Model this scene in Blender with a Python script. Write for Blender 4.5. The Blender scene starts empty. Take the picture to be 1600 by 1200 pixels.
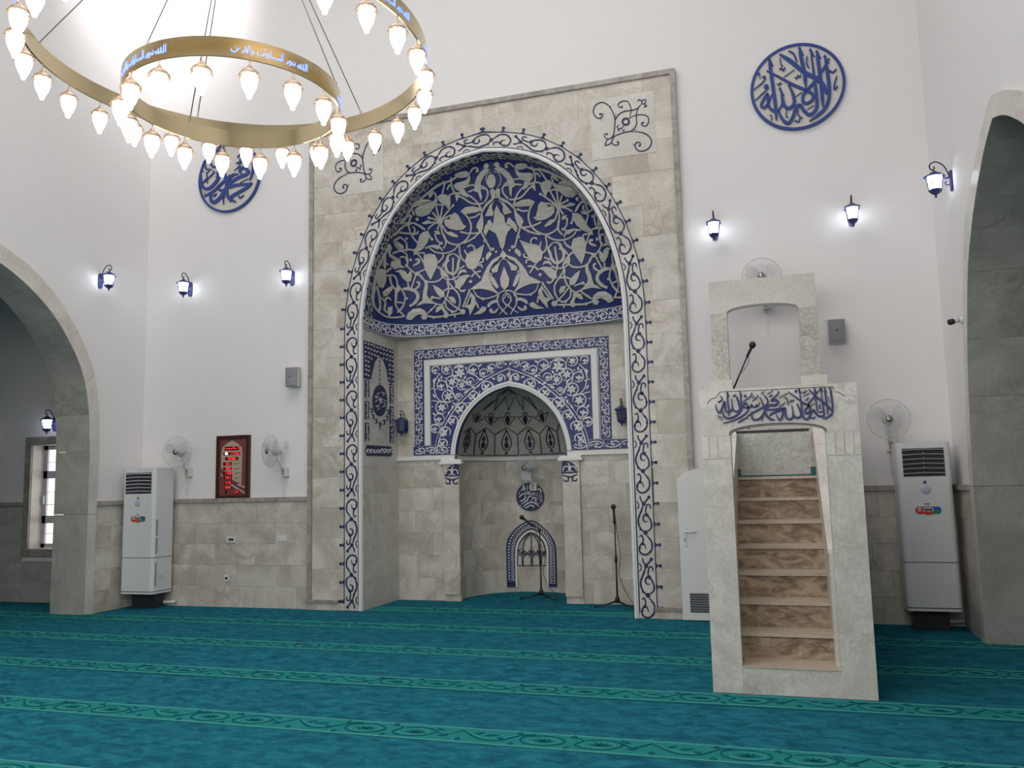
import bpy, bmesh, math, random
import numpy as np
from mathutils import Vector, Matrix
from mathutils.geometry import tessellate_polygon
random.seed(7)
SC = bpy.context.scene
COL = SC.collection
R = math.radians
# ------------------------------------------------------------------ camera
F_PX = 1330.47
CAM = Vector((0.0, -9.678, 1.5))
_y, _p, _r = R(-17.807), R(6.788), R(-1.2746)
FW = Vector((math.sin(_y)*math.cos(_p), math.cos(_y)*math.cos(_p), math.sin(_p)))
_r0 = Vector((math.cos(_y), -math.sin(_y), 0)); _u0 = _r0.cross(FW)
RT = _r0*math.cos(_r) + _u0*math.sin(_r); UP = RT.cross(FW)
cd = bpy.data.cameras.new('camera'); cam = bpy.data.objects.new('camera', cd); COL.objects.link(cam)
cd.sensor_width = 36; cd.lens = F_PX/1600*36; cd.clip_start = .05; cd.clip_end = 100
m = Matrix((RT, UP, -FW)).transposed().to_4x4(); m.translation = CAM
cam.matrix_world = m; SC.camera = cam
SC.view_settings.view_transform = 'Standard'; SC.view_settings.look = 'None'
SC.view_settings.gamma = 1; SC.view_settings.use_curve_mapping = False
SC.view_settings.exposure = -0.17
SC.cycles.use_denoising = True
# ------------------------------------------------------------------ world, daylight and added fill
W = bpy.data.worlds.new('world'); SC.world = W; W.use_nodes = True
W.node_tree.nodes['Background'].inputs[0].default_value = (.8, .88, 1, 1)
W.node_tree.nodes['Background'].inputs[1].default_value = 0.15
def area(name, loc, rot, sx, sy, power, col=(1, 1, 1), spread=180):
    l = bpy.data.lights.new(name, 'AREA'); l.shape = 'RECTANGLE'; l.size = sx; l.size_y = sy
    l.energy = power; l.color = col; l.spread = R(spread)
    o = bpy.data.objects.new(name, l); COL.objects.link(o); o.location = loc; o.rotation_euler = rot; return o
def point(name, loc, power, rad=.1, col=(1, 1, 1)):
    l = bpy.data.lights.new(name, 'POINT'); l.energy = power; l.shadow_soft_size = rad; l.color = col
    o = bpy.data.objects.new(name, l); COL.objects.link(o); o.location = loc; return o
ROOM_TOP = 9.6
area('dome_daylight', (-3.46, -5.0, ROOM_TOP-.05), (0, 0, 0), 5.5, 5.5, 250, (1, .985, .98))
area('drum_window_light', (-7.3, -1.5, ROOM_TOP-.4), (R(68), 0, R(40)), .9, .6, 38, (1, .98, .985), 110)
area('rear_fill_light', (-3.4, -10.85, 4.2), (R(90), 0, 0), 9, 3.2, 290, (1, .985, .96))  # added fill from behind the camera for lower walls and niche
area('aisle_window_daylight', (-9.95, .25, 1.5), (R(90), 0, 0), .9, 1.4, 12, (.92, .96, 1))
# ------------------------------------------------------------------ pixel -> point helpers (1600x1200)
def ray(px, py): return FW + RT*((px-800)/F_PX) - UP*((py-600)/F_PX)
def onY(px, py, y): d = ray(px, py); return CAM + d*((y-CAM.y)/d.y)
def onX(px, py, x): d = ray(px, py); return CAM + d*((x-CAM.x)/d.x)
def planeY(y0):                                   # image point -> wall plane, h towards the room
    return lambda a, b, h: onY(a, b, y0) + Vector((0, -h, 0))
def planeX(x0, s): return lambda a, b, h: onX(a, b, x0) + Vector((s*h, 0, 0))
def wallY(y0): return lambda a, b, h: Vector((a, y0-h, b))
def wallX(x0, s): return lambda a, b, h: Vector((x0+s*h, a, b))
def floorZ(z0): return lambda a, b, h: Vector((a, b, z0+h))
def crop(ox, oy, sc, f): return lambda a, b, h: f(ox+a/sc, oy+b/sc, h)
# ------------------------------------------------------------------ objects
def tag(o, label=None, cat=None, group=None, kind=None):
    if label: o['label'] = label
    if cat: o['category'] = cat
    if group: o['group'] = group
    if kind: o['kind'] = kind
    return o
def empty(name, loc=(0, 0, 0), rz=0):
    o = bpy.data.objects.new(name, None); COL.objects.link(o); o.location = loc; o.rotation_euler = (0, 0, rz)
    o.empty_display_size = .1; return o
def copy_tree(o, parent=None):
    c = o.copy(); COL.objects.link(c)
    if parent: c.parent = parent
    for ch in list(KIDS.get(o.name, [])):
        d = copy_tree(ch, c); KIDS.setdefault(c.name, []).append(d)
    return c
KIDS = {}
class MB:
    def __init__(s): s.v = []; s.f = []; s.sm = []
    def add(s, vs, fs, smooth=False):
        n = len(s.v); s.v += [tuple(v) for v in vs]; s.f += [tuple(i+n for i in f) for f in fs]; s.sm += [smooth]*len(fs); return s
    def box(s, a, b, bev=0):
        x0, y0, z0 = [min(p, q) for p, q in zip(a, b)]; x1, y1, z1 = [max(p, q) for p, q in zip(a, b)]
        if bev:
            return s.prism2([(x0+bev, z0), (x1-bev, z0), (x1, z0+bev), (x1, z1-bev), (x1-bev, z1), (x0+bev, z1), (x0, z1-bev), (x0, z0+bev)], y1, y0)
        vs = [(x, y, z) for z in (z0, z1) for y in (y0, y1) for x in (x0, x1)]
        return s.add(vs, [(0, 2, 3, 1), (4, 5, 7, 6), (0, 1, 5, 4), (2, 6, 7, 3), (0, 4, 6, 2), (1, 3, 7, 5)])
    def prism2(s, pts, ya, yb):                   # x,z outline extruded along y
        n = len(pts); vs = [(x, ya, z) for x, z in pts]+[(x, yb, z) for x, z in pts]
        return s.add(vs, [tuple(range(n)), tuple(range(2*n-1, n-1, -1))]+[(i, (i+1) % n, n+(i+1) % n, n+i) for i in range(n)])
    def poly(s, pts, f, h0, h1, sub=0):            # relief piece: outline in a 2-D chart f(a,b,h)
        n = len(pts)
        if n < 3: return s
        tris = tessellate_polygon([[Vector((p[0], p[1], 0)) for p in pts]])
        top = [f(a, b, h1) for a, b in pts]; bot = [f(a, b, h0) for a, b in pts]
        return s.add(top+bot, [tuple(t) for t in tris]+[(i, (i+1) % n, n+(i+1) % n, n+i) for i in range(n)])
    def stroke(s, pts, w, f, h0, h1, taper=True, k=4, closed=False):
        P = smooth(pts, k, closed); n = len(P); h1 += (len(s.f) % 11)*.00012
        L = []; 
        for i in range(n):
            a = P[i-1] if i or closed else P[0]; b = P[(i+1) % n] if (i < n-1 or closed) else P[-1]
            dx, dy = b[0]-a[0], b[1]-a[1]; d = math.hypot(dx, dy) or 1
            t = i/(n-1)
            ww = w/2*((.35+.65*min(1, min(t, 1-t)*6)) if taper else 1)
            L.append((P[i][0]-dy/d*ww, P[i][1]+dx/d*ww, P[i][0]+dy/d*ww, P[i][1]-dx/d*ww))
        vs = []
        for q in L: vs += [f(q[0], q[1], h1), f(q[2], q[3], h1), f(q[0], q[1], h0), f(q[2], q[3], h0)]
        fs = []
        for i in range(n if closed else n-1):
            a, b = 4*i, 4*((i+1) % n); fs += [(a, a+1, b+1, b), (a, b, b+2, a+2), (a+1, a+3, b+3, b+1)]
        if not closed: fs += [(0, 2, 3, 1), (4*n-4, 4*n-3, 4*n-1, 4*n-2)]
        return s.add(vs, fs)
    def blob(s, c, r, f, h0, h1, n=8, ry=None, rot=0):
        ry = ry or r; cr, sr = math.cos(rot), math.sin(rot)
        return s.poly([(c[0]+r*math.cos(t)*cr-ry*math.sin(t)*sr, c[1]+r*math.cos(t)*sr+ry*math.sin(t)*cr) for t in [2*math.pi*i/n for i in range(n)]], f, h0, h1)
    def disc(s, c, rx, ry, f, h0, h1, n=32, m_=5):
        vs = [f(c[0], c[1], h1)]
        for i in range(1, m_+1):
            for j in range(n): t = 2*math.pi*j/n; vs.append(f(c[0]+rx*i/m_*math.cos(t), c[1]+ry*i/m_*math.sin(t), h1))
        for j in range(n): t = 2*math.pi*j/n; vs.append(f(c[0]+rx*math.cos(t), c[1]+ry*math.sin(t), h0))
        fs = [(0, 1+j, 1+(j+1) % n) for j in range(n)]
        for i in range(m_): fs += [(1+i*n+j, 1+(i+1)*n+j, 1+(i+1)*n+(j+1) % n, 1+i*n+(j+1) % n) for j in range(n)]
        return s.add(vs, fs)
    def leaf(s, c, d, L, w, f, h0, h1):            # pointed leaf from c along angle d
        ca, sa = math.cos(d), math.sin(d); o = []
        for t, ww in ((0, 0), (.2, .75), (.45, 1), (.7, .7), (1, 0), (.7, -.7), (.45, -1), (.2, -.75)):
            o.append((c[0]+ca*L*t-sa*w/2*ww, c[1]+sa*L*t+ca*w/2*ww))
        return s.poly(o, f, h0, h1)
    def tube(s, pts, r, n=8, k=1, closed=False, cap=True):
        P = [Vector(p) for p in (smooth3(pts, k, closed) if k > 1 else pts)]; m_ = len(P); vs = []
        prev = None
        for i in range(m_):
            a = P[i-1] if i or closed else P[0]; b = P[(i+1) % m_] if (i < m_-1 or closed) else P[-1]
            t = (b-a).normalized()
            if prev is None: u = t.orthogonal().normalized()
            else: u = (prev-t*prev.dot(t)); u = u.normalized() if u.length > 1e-6 else t.orthogonal().normalized()
            prev = u; w = t.cross(u); rr = r[i] if isinstance(r, (list, tuple)) else r
            vs += [P[i]+(u*math.cos(q)+w*math.sin(q))*rr for q in [2*math.pi*j/n for j in range(n)]]
        fs = []
        for i in range(m_ if closed else m_-1):
            for j in range(n):
                a, b = i*n, ((i+1) % m_)*n; fs.append((a+j, a+(j+1) % n, b+(j+1) % n, b+j))
        if not closed and cap: fs += [tuple(range(n-1, -1, -1)), tuple((m_-1)*n+j for j in range(n))]
        return s.add(vs, fs, True)
    def lathe(s, prof, c=(0, 0, 0), n=12, axis='z', smooth_=True, rot=0):
        vs = []
        for r_, h in prof:
            for j in range(n):
                q = 2*math.pi*j/n+rot; x, y = r_*math.cos(q), r_*math.sin(q)
                p = (x, y, h) if axis == 'z' else ((x, h, y) if axis == 'y' else (h, x, y))
                vs.append((p[0]+c[0], p[1]+c[1], p[2]+c[2]))
        fs = [(i*n+j, i*n+(j+1) % n, (i+1)*n+(j+1) % n, (i+1)*n+j) for i in range(len(prof)-1) for j in range(n)]
        fs += [tuple(range(n-1, -1, -1)), tuple((len(prof)-1)*n+j for j in range(n))]
        return s.add(vs, fs, smooth_)
    def build(s, name, mat, parent=None, recalc=True):
        me = bpy.data.meshes.new(name); me.from_pydata(s.v, [], s.f); me.polygons.foreach_set('use_smooth', s.sm)
        if recalc:
            bm = bmesh.new(); bm.from_mesh(me); bmesh.ops.recalc_face_normals(bm, faces=bm.faces); bm.to_mesh(me); bm.free()
        me.materials.append(mat); o = bpy.data.objects.new(name, me); COL.objects.link(o)
        if parent: o.parent = parent; KIDS.setdefault(parent.name, []).append(o)
        return o
def cr(p0, p1, p2, p3, t):
    return tuple(.5*((2*b)+(-a+c)*t+(2*a-5*b+4*c-d)*t*t+(-a+3*b-3*c+d)*t**3) for a, b, c, d in zip(p0, p1, p2, p3))
def smooth(P, k=4, closed=False):
    if len(P) < 3 or k < 2: return list(P)
    o = []; n = len(P)
    for i in range(n if closed else n-1):
        q = [P[(i+j) % n] if closed else P[min(max(i+j, 0), n-1)] for j in (-1, 0, 1, 2)]
        o += [cr(*q, t/k) for t in range(k)]
    if not closed: o.append(tuple(P[-1]))
    return o
smooth3 = smooth
# ------------------------------------------------------------------ materials
def nt(name):
    m_ = bpy.data.materials.new(name); m_.use_nodes = True; n = m_.node_tree; return m_, n, n.nodes['Principled BSDF']
def plain(name, col, rough=.6, metal=0, emit=None, es=1, spec=.5, trans=0, alpha=1):
    m_, n, b = nt(name); b.inputs['Base Color'].default_value = (*col, 1); b.inputs['Roughness'].default_value = rough
    b.inputs['Metallic'].default_value = metal; b.inputs['Specular IOR Level'].default_value = spec
    b.inputs['Transmission Weight'].default_value = trans; b.inputs['Alpha'].default_value = alpha
    no = n.nodes.new('ShaderNodeTexNoise'); no.inputs['Scale'].default_value = 60
    bp = n.nodes.new('ShaderNodeBump'); bp.inputs['Strength'].default_value = .03; bp.inputs['Distance'].default_value = .01
    n.links.new(no.outputs[0], bp.inputs['Height']); n.links.new(bp.outputs[0], b.inputs['Normal'])
    if emit: b.inputs['Emission Color'].default_value = (*emit, 1); b.inputs['Emission Strength'].default_value = es
    return m_
def marble(name, base, dark, vein, rough=.35, vscale=1.0, rnd=.5, dist=1.5, veinw=.06, band=None):
    m_, n, b = nt(name); L = n.links.new; N = n.nodes.new
    tc = N('ShaderNodeTexCoord'); oi = N('ShaderNodeObjectInfo')
    mul = N('ShaderNodeMath'); mul.operation = 'MULTIPLY'; mul.inputs[1].default_value = 37.0; L(oi.outputs['Random'], mul.inputs[0])
    add = N('ShaderNodeVectorMath'); add.operation = 'ADD'; L(tc.outputs['Object'], add.inputs[0]); L(mul.outputs[0], add.inputs[1])
    mp = N('ShaderNodeMapping'); L(add.outputs[0], mp.inputs[0])
    if band: mp.inputs['Scale'].default_value = band
    n1 = N('ShaderNodeTexNoise'); n1.inputs['Scale'].default_value = 1.6*vscale; n1.inputs['Detail'].default_value = 6; n1.inputs['Distortion'].default_value = dist; L(mp.outputs[0], n1.inputs[0])
    r1 = N('ShaderNodeValToRGB'); r1.color_ramp.elements[0].position = .36; r1.color_ramp.elements[0].color = (*dark, 1); r1.color_ramp.elements[1].position = .62; r1.color_ramp.elements[1].color = (*base, 1); L(n1.outputs[0], r1.inputs[0])
    n2 = N('ShaderNodeTexNoise'); n2.inputs['Scale'].default_value = 2.3*vscale; n2.inputs['Detail'].default_value = 8; n2.inputs['Distortion'].default_value = 1.2; L(mp.outputs[0], n2.inputs[0])
    s = N('ShaderNodeMath'); s.operation = 'SUBTRACT'; s.inputs[1].default_value = .5; L(n2.outputs[0], s.inputs[0])
    a = N('ShaderNodeMath'); a.operation = 'ABSOLUTE'; L(s.outputs[0], a.inputs[0])
    r2 = N('ShaderNodeValToRGB'); r2.color_ramp.elements[0].color = (.75, .75, .75, 1); r2.color_ramp.elements[1].position = veinw; r2.color_ramp.elements[1].color = (0, 0, 0, 1); L(a.outputs[0], r2.inputs[0])
    mk = N('ShaderNodeTexNoise'); mk.inputs['Scale'].default_value = .9*vscale; L(mp.outputs[0], mk.inputs[0])
    mr = N('ShaderNodeMapRange'); mr.inputs[1].default_value = .48; mr.inputs[2].default_value = .7; L(mk.outputs[0], mr.inputs[0])
    fm = N('ShaderNodeMath'); fm.operation = 'MULTIPLY'; L(r2.outputs[0], fm.inputs[0]); L(mr.outputs[0], fm.inputs[1])
    mx = N('ShaderNodeMixRGB'); L(fm.outputs[0], mx.inputs[0]); L(r1.outputs[0], mx.inputs[1]); mx.inputs[2].default_value = (*vein, 1)
    hs = N('ShaderNodeHueSaturation'); L(mx.outputs[0], hs.inputs['Color'])
    vr = N('ShaderNodeMapRange'); vr.inputs[3].default_value = 1-rnd*.17; vr.inputs[4].default_value = 1+rnd*.13; L(oi.outputs['Random'], vr.inputs[0]); L(vr.outputs[0], hs.inputs['Value'])
    g = N('ShaderNodeTexNoise'); g.inputs['Scale'].default_value = 38; g.inputs['Detail'].default_value = 4; L(add.outputs[0], g.inputs[0])
    gr = N('ShaderNodeMapRange'); gr.inputs[1].default_value = .3; gr.inputs[2].default_value = .7; gr.inputs[3].default_value = .9; gr.inputs[4].default_value = 1.07; L(g.outputs[0], gr.inputs[0])
    m2 = N('ShaderNodeMixRGB'); m2.blend_type = 'MULTIPLY'; m2.inputs[0].default_value = 1; L(hs.outputs[0], m2.inputs[1]); L(gr.outputs[0], m2.inputs[2])
    L(m2.outputs[0], b.inputs['Base Color']); b.inputs['Roughness'].default_value = rough
    bp = N('ShaderNodeBump'); bp.inputs['Strength'].default_value = .06; bp.inputs['Distance'].default_value = .01; L(n2.outputs[0], bp.inputs['Height']); L(bp.outputs[0], b.inputs['Normal'])
    return m_
M = {}
M['plaster'] = plain('white plaster paint', (.80, .775, .765), .75)
M['ceiling'] = plain('ceiling paint', (.80, .79, .79), .8)
M['stone'] = marble('beige marble tile', (.67, .625, .56), (.48, .43, .36), (.40, .33, .26))
M['stone_smooth'] = marble('pale beige marble', (.69, .655, .60), (.60, .56, .505), (.5, .43, .36), rnd=.3)
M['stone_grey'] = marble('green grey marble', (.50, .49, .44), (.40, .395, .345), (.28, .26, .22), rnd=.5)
M['trim'] = marble('brown grey marble trim', (.42, .385, .345), (.30, .265, .23), (.20, .17, .14), vscale=3)
M['carved'] = plain('white carved stone', (.72, .71, .70), .5)
M['moulding'] = plain('white moulding paint', (.78, .77, .75), .45)
M['arabesque'] = marble('carved grey beige stone', (.61, .58, .52), (.54, .51, .455), (.45, .41, .36), rnd=.3, vscale=2, band=(1, 1, 5))
M['blue'] = plain('cobalt blue paint', (.015, .027, .155), .45)
M['blue_letter'] = plain('blue letter enamel', (.022, .052, .24), .35)
M['ink'] = plain('dark navy inlay', (.012, .018, .085), .5)
M['ink2'] = plain('dark blue letter paint', (.014, .024, .13), .45)
M['inkdark'] = plain('black blue inlay', (.012, .014, .035), .5)
M['minbar'] = marble('grey white minbar marble', (.71, .675, .615), (.60, .565, .51), (.42, .38, .33), vscale=2.2, rnd=.25)
M['minbar_rough'] = marble('mottled rough marble', (.62, .58, .53), (.45, .41, .36), (.30, .27, .24), vscale=6, rnd=.4, dist=2.5, veinw=.1)
M['cream'] = marble('cream coping marble', (.78, .74, .68), (.72, .67, .61), (.6, .53, .46), rnd=.2)
M['step'] = marble('brown veined travertine', (.50, .385, .275), (.23, .16, .105), (.09, .06, .04), vscale=3.6, rnd=.9, dist=1.2, veinw=.11, band=(1, 1, 2.2))
M['tread'] = marble('tan travertine tread', (.62, .525, .42), (.54, .445, .35), (.42, .33, .25), vscale=2, rnd=.3, band=(1, 6, 1))
M['white'] = plain('white plastic', (.70, .72, .72), .35)
M['offwhite'] = plain('off white plastic', (.72, .71, .68), .4)
M['black'] = plain('black plastic', (.012, .012, .013), .45)
M['slot'] = plain('dark outlet slot', (.02, .022, .03), .6)
M['grey'] = plain('grey speaker cloth', (.27, .275, .30), .8)
M['greycase'] = plain('light grey plastic', (.62, .62, .62), .5)
M['brass'] = plain('polished brass', (.66, .54, .33), .13, 1.0)
M['antique'] = plain('antique rose brass', (.60, .44, .30), .4, .9)
M['wire'] = plain('steel wire', (.34, .30, .27), .4, .7)
M['iron'] = plain('black wrought iron', (.02, .02, .03), .5)
M['bluemetal'] = plain('dark blue enamel', (.03, .035, .16), .38)
M['lampglass'] = plain('glowing lantern glass', (.9, .93, 1), .3, emit=(.86, .92, 1), es=11)
M['aisleglass'] = plain('glowing aisle lantern glass', (.9, .93, 1), .3, emit=(.80, .88, 1), es=9)
M['deadglass'] = plain('unlit blue grey glass', (.10, .11, .17), .25)
M['bulb'] = plain('glowing frosted bulb', (1, .98, .95), .3, emit=(1, .975, .96), es=4.5)
M['bluelight'] = plain('blue backlit lettering', (.2, .3, 1), .4, emit=(.16, .26, 1), es=2.2)
M['blade'] = plain('smoky clear fan blade', (.55, .58, .62), .12, alpha=.42)
M['cage'] = plain('pale fan cage wire', (.50, .50, .49), .4)
M['hub'] = plain('chrome fan hub', (.30, .29, .26), .2, .9)
M['tan'] = plain('tan plastic switch', (.40, .34, .26), .5)
M['woodframe'] = plain('dark mahogany frame', (.055, .016, .012), .35)
M['maroon'] = plain('maroon printed panel', (.20, .055, .05), .4)
M['beigeprint'] = plain('beige printed arch', (.46, .36, .26), .5)
M['display'] = plain('dark red display window', (.07, .004, .008), .3)
M['led'] = plain('red led', (1, .05, .05), .4, emit=(1, .03, .045), es=1.1)
M['ledhot'] = plain('white hot led', (1, .8, .8), .4, emit=(1, .75, .8), es=4)
M['teal'] = plain('teal glass edge', (.015, .11, .13), .25)
M['glass'] = plain('faint green glass', (.75, .9, .87), .05, alpha=.14)
M['pvc'] = plain('white window frame', (.55, .55, .58), .4)
M['sky'] = plain('daylight pane', (1, 1, 1), .5, emit=(1, .985, .99), es=1.7)
M['red'] = plain('red sticker', (.55, .04, .03), .4)
M['stblue'] = plain('blue sticker', (.02, .10, .38), .4)
M['stgreen'] = plain('green sticker', (.02, .25, .12), .4)
M['silver'] = plain('silver badge', (.5, .5, .48), .35)
M['badgeblue'] = plain('pale lavender badge', (.50, .52, .66), .3)
M['grille'] = plain('grey vent grille', (.33, .34, .35), .5)
M['leadline'] = plain('thin dark line', (.07, .065, .06), .6)  # thin black border lines on the minbar doorway
M['disc'] = plain('warm off white disc', (.62, .585, .53), .6)
# carpet
def carpet():
    m_, n, b = nt('teal carpet pile'); L = n.links.new; N = n.nodes.new
    tc = N('ShaderNodeTexCoord')
    mp = N('ShaderNodeMapping'); mp.inputs['Scale'].default_value = (1, 1.7, 1); L(tc.outputs['Object'], mp.inputs[0])
    a = N('ShaderNodeTexNoise'); a.inputs['Scale'].default_value = 6.5; a.inputs['Detail'].default_value = 5; a.inputs['Roughness'].default_value = .6; a.inputs['Distortion'].default_value = .9; L(mp.outputs[0], a.inputs[0])
    r_ = N('ShaderNodeValToRGB'); e = r_.color_ramp.elements; e[0].position = .36; e[0].color = (.011, .100, .148, 1); e[1].position = .68; e[1].color = (.024, .205, .265, 1); L(a.outputs[0], r_.inputs[0])
    L(r_.outputs[0], b.inputs['Base Color']); b.inputs['Roughness'].default_value = 1; b.inputs['Specular IOR Level'].default_value = .02
    
    f = N('ShaderNodeTexNoise'); f.inputs['Scale'].default_value = 260; L(tc.outputs['Object'], f.inputs[0])
    bp = N('ShaderNodeBump'); bp.inputs['Strength'].default_value = .5; bp.inputs['Distance'].default_value = .006; L(f.outputs[0], bp.inputs['Height']); L(bp.outputs[0], b.inputs['Normal'])
    return m_
M['carpet'] = carpet()
M['stripe'] = plain('light teal woven stripe', (.022, .215, .215), 1, spec=.02)
M['stripe_edge'] = plain('pale teal yarn', (.085, .34, .32), 1, spec=.02)
M['stripe_dark'] = plain('dark teal yarn', (.008, .105, .14), 1, spec=.02)
# ------------------------------------------------------------------ room shell
XL, XR, XC, YW = -8.55, 1.61, -3.42, .05
def interp(tab, z, iz=1, ix=0):
    for a, b in zip(tab, tab[1:]):
        if a[iz] <= z <= b[iz]: return a[ix]+(b[ix]-a[ix])*(z-a[iz])/((b[iz]-a[iz]) or 1)
    return tab[0][ix] if z < tab[0][iz] else tab[-1][ix]
def dens(tab, k=5): return [tuple(p) for p in smooth(tab, k)]
YA = -2.83
LO = dens([(2.05, 0), (2.05, 1.4), (2.045, 2.2), (2.0, 2.77), (1.86, 3.22), (1.56, 3.67), (1.22, 4.01), (.70, 4.32), (0, 4.52)])
LI = dens([(1.91, 0), (1.91, 1.4), (1.9, 2.2), (1.85, 2.66), (1.72, 3.10), (1.42, 3.54), (1.06, 3.87), (.58, 4.14), (0, 4.32)])
RO = dens([(2.02, 0), (2.0, 1.4), (1.86, 2.2), (1.70, 2.8), (1.40, 3.50), (1.12, 3.77), (.86, 3.93), (.57, 4.08), (.27, 4.21), (0, 4.29)])
RI = dens([(1.87, 0), (1.85, 1.4), (1.71, 2.2), (1.56, 2.7), (1.30, 3.26), (1.02, 3.56), (.78, 3.75), (.50, 3.92), (.25, 4.04), (0, 4.12)])
fl = MB(); fl.add([(-14.5, -11, 0), (7.5, -11, 0), (7.5, 2.6, 0), (-14.5, 2.6, 0)], [(0, 1, 2, 3)])
floor = tag(fl.build('floor', M['carpet'], recalc=False), kind='structure')
tag(MB().box((-14.5, -11, ROOM_TOP), (7.5, 1, ROOM_TOP+.1)).build('ceiling', M['ceiling']), kind='structure')
# back wall: plaster each side of the prayer niche and above it
wb = MB()
wb.box((XL-.2, YW, 0), (-5.86, YW+.2, ROOM_TOP)); wb.box((-1.05, YW, 0), (XR+.2, YW+.2, ROOM_TOP)); wb.box((-5.86, YW, 6.2), (-1.05, YW+.2, ROOM_TOP))
wall_back = tag(wb.build('wall_back', M['plaster']), kind='structure')
ab = MB(); ab.box((-14.5, 0, 0), (-10.46, .3, 4.9)); ab.box((-10.46, 0, 2.24), (-9.45, .3, 4.9)); ab.box((-10.46, 0, 0), (-9.45, .3, .74)); ab.box((-9.45, 0, 0), (XL-.2, .3, 4.9))
aisle_l = tag(ab.build('wall_back_left', M['plaster']), kind='structure')
aisle_r = tag(MB().box((XR+.2, 0, 0), (7.5, .3, 4.9)).build('wall_back_right', M['plaster']), kind='structure')
tag(MB().box((-14.7, -11, 0), (-14.5, .3, 4.9)).build('wall_aisle_left', M['plaster']), kind='structure')
tag(MB().box((7.5, -11, 0), (7.7, .3, 4.9)).build('wall_aisle_right', M['plaster']), kind='structure')
tag(MB().box((-14.5, -11.2, 0), (7.5, -11, ROOM_TOP)).build('wall_front', M['plaster']), kind='structure')
tag(MB().box((-14.5, -11, 4.9), (XL-.5, .3, 5.0)).box((XR+.5, -11, 4.9), (7.5, .3, 5.0)).build('ceiling_aisle', M['ceiling']), kind='structure')
def side_wall(name, x, s, tab):                    # s = +1: outside is +x
    b = MB(); zs = [0]+[p[1] for p in tab[1:]]
    for X in (x, x+s*.5):
        for z0, z1 in zip(tab, tab[1:]):
            for sg, ye in ((1, YW+.2), (-1, -11.0)):
                b.add([(X, YA+sg*z0[0], z0[1]), (X, ye, z0[1]), (X, ye, z1[1]), (X, YA+sg*z1[0], z1[1])], [(0, 1, 2, 3)])
        t = tab[-1][1]; b.add([(X, YW+.2, t), (X, -11, t), (X, -11, ROOM_TOP), (X, YW+.2, ROOM_TOP)], [(0, 1, 2, 3)])
    return tag(b.build(name, M['plaster'], recalc=False), kind='structure')
wall_left = side_wall('wall_left', XL, -1, LO); wall_right = side_wall('wall_right', XR, 1, RO)
def tiles(parent, f, x0, x1, z0, z1, tw, th, mat, h0=0, h1=.018, clip=None, name='tile', g=.0009, bond=.5, side=1, lim=None, sub=0):
    n = max(1, round((z1-z0)/th)); th = (z1-z0)/n
    for r in range(n):
        za, zb = z0+r*th+g, z0+(r+1)*th-g
        off = (bond*tw*(r % 2))+random.uniform(-.06, .06)*tw if bond else 0
        xs = [x0]; c = x0+(tw-off if bond else tw)
        while c < x1-.18*tw: xs.append(c); c += tw
        xs.append(x1)
        for a, b in zip(xs, xs[1:]):
            a += g; b -= g
            if clip:
                zz = [za+(zb-za)*i/8 for i in range(9)]; P = []
                if side > 0:                       # keep x < clip(z)
                    Q = [(min(b, clip(z)), z) for z in zz if clip(z) > a+.01]
                    if len(Q) < 2: continue
                    P = [(a, Q[0][1])]+Q+[(a, Q[-1][1])]
                else:
                    Q = [(max(a, clip(z)), z) for z in zz if clip(z) < b-.01]
                    if len(Q) < 2: continue
                    P = [(b, Q[0][1])]+Q+[(b, Q[-1][1])]
                q = [P[0]]
                for p in P[1:]:
                    if abs(p[0]-q[-1][0])+abs(p[1]-q[-1][1]) > 1e-4: q.append(p)
                P = [p for i, p in enumerate(q) if not (0 < i < len(q)-1 and abs(q[i-1][0]-p[0]) < 1e-5 and abs(q[i+1][0]-p[0]) < 1e-5)]
            else: P = [(a, za), (b, za), (b, zb), (a, zb)]
            dh = random.uniform(-.0015, .0015)
            if sub:
                vs = []
                for i in range(sub+1):
                    u = a+(b-a)*i/sub; vs += [f(u, za, h1), f(u, zb, h1), f(u, za, h0), f(u, zb, h0)]
                fs = []
                for i in range(sub): q = 4*i; fs += [(q, q+1, q+5, q+4), (q, q+4, q+6, q+2), (q+1, q+3, q+7, q+5)]
                MB().add(vs, fs).build(name, mat, parent); continue
            if lim is not None: lim.append(1)
            MB().poly(P, f, h0, h1+dh).build(name, mat, parent)
S = M['stone']
DZ = 1.36
tiles(wall_back, wallY(YW), XL, -5.89, 0.0, DZ, .62, .30, S, h1=.03)
tiles(wall_back, wallY(YW), -1.02, XR, 0.0, DZ, .62, .30, S, h1=.03)
def ledge(parent, f, x0, x1, z0=DZ, z1=DZ+.055, h=.055):
    c = x0
    while c < x1-.01:
        d = min(x1, c+1.0)
        MB().poly([(c, z0), (d, z0), (d, z1), (c, z1)], f, 0, h).build('dado_cap', M['trim'], parent); c = d
ledge(wall_back, wallY(YW), XL, -5.89); ledge(wall_back, wallY(YW), -1.02, XR)
tiles(aisle_l, wallY(0), -12.4, -10.56, 0, DZ, .7, .30, M['stone_grey'], h1=.02); tiles(aisle_l, wallY(0), -10.56, XL-.5, 0, .58, .7, .29, M['stone_grey'], h1=.02)
ledge(aisle_l, wallY(0), -12.4, -10.56)
tiles(aisle_r, wallY(0), XR+.5, 5.5, 0, DZ, .7, .30, M['stone_grey'], h1=.02)
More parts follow.
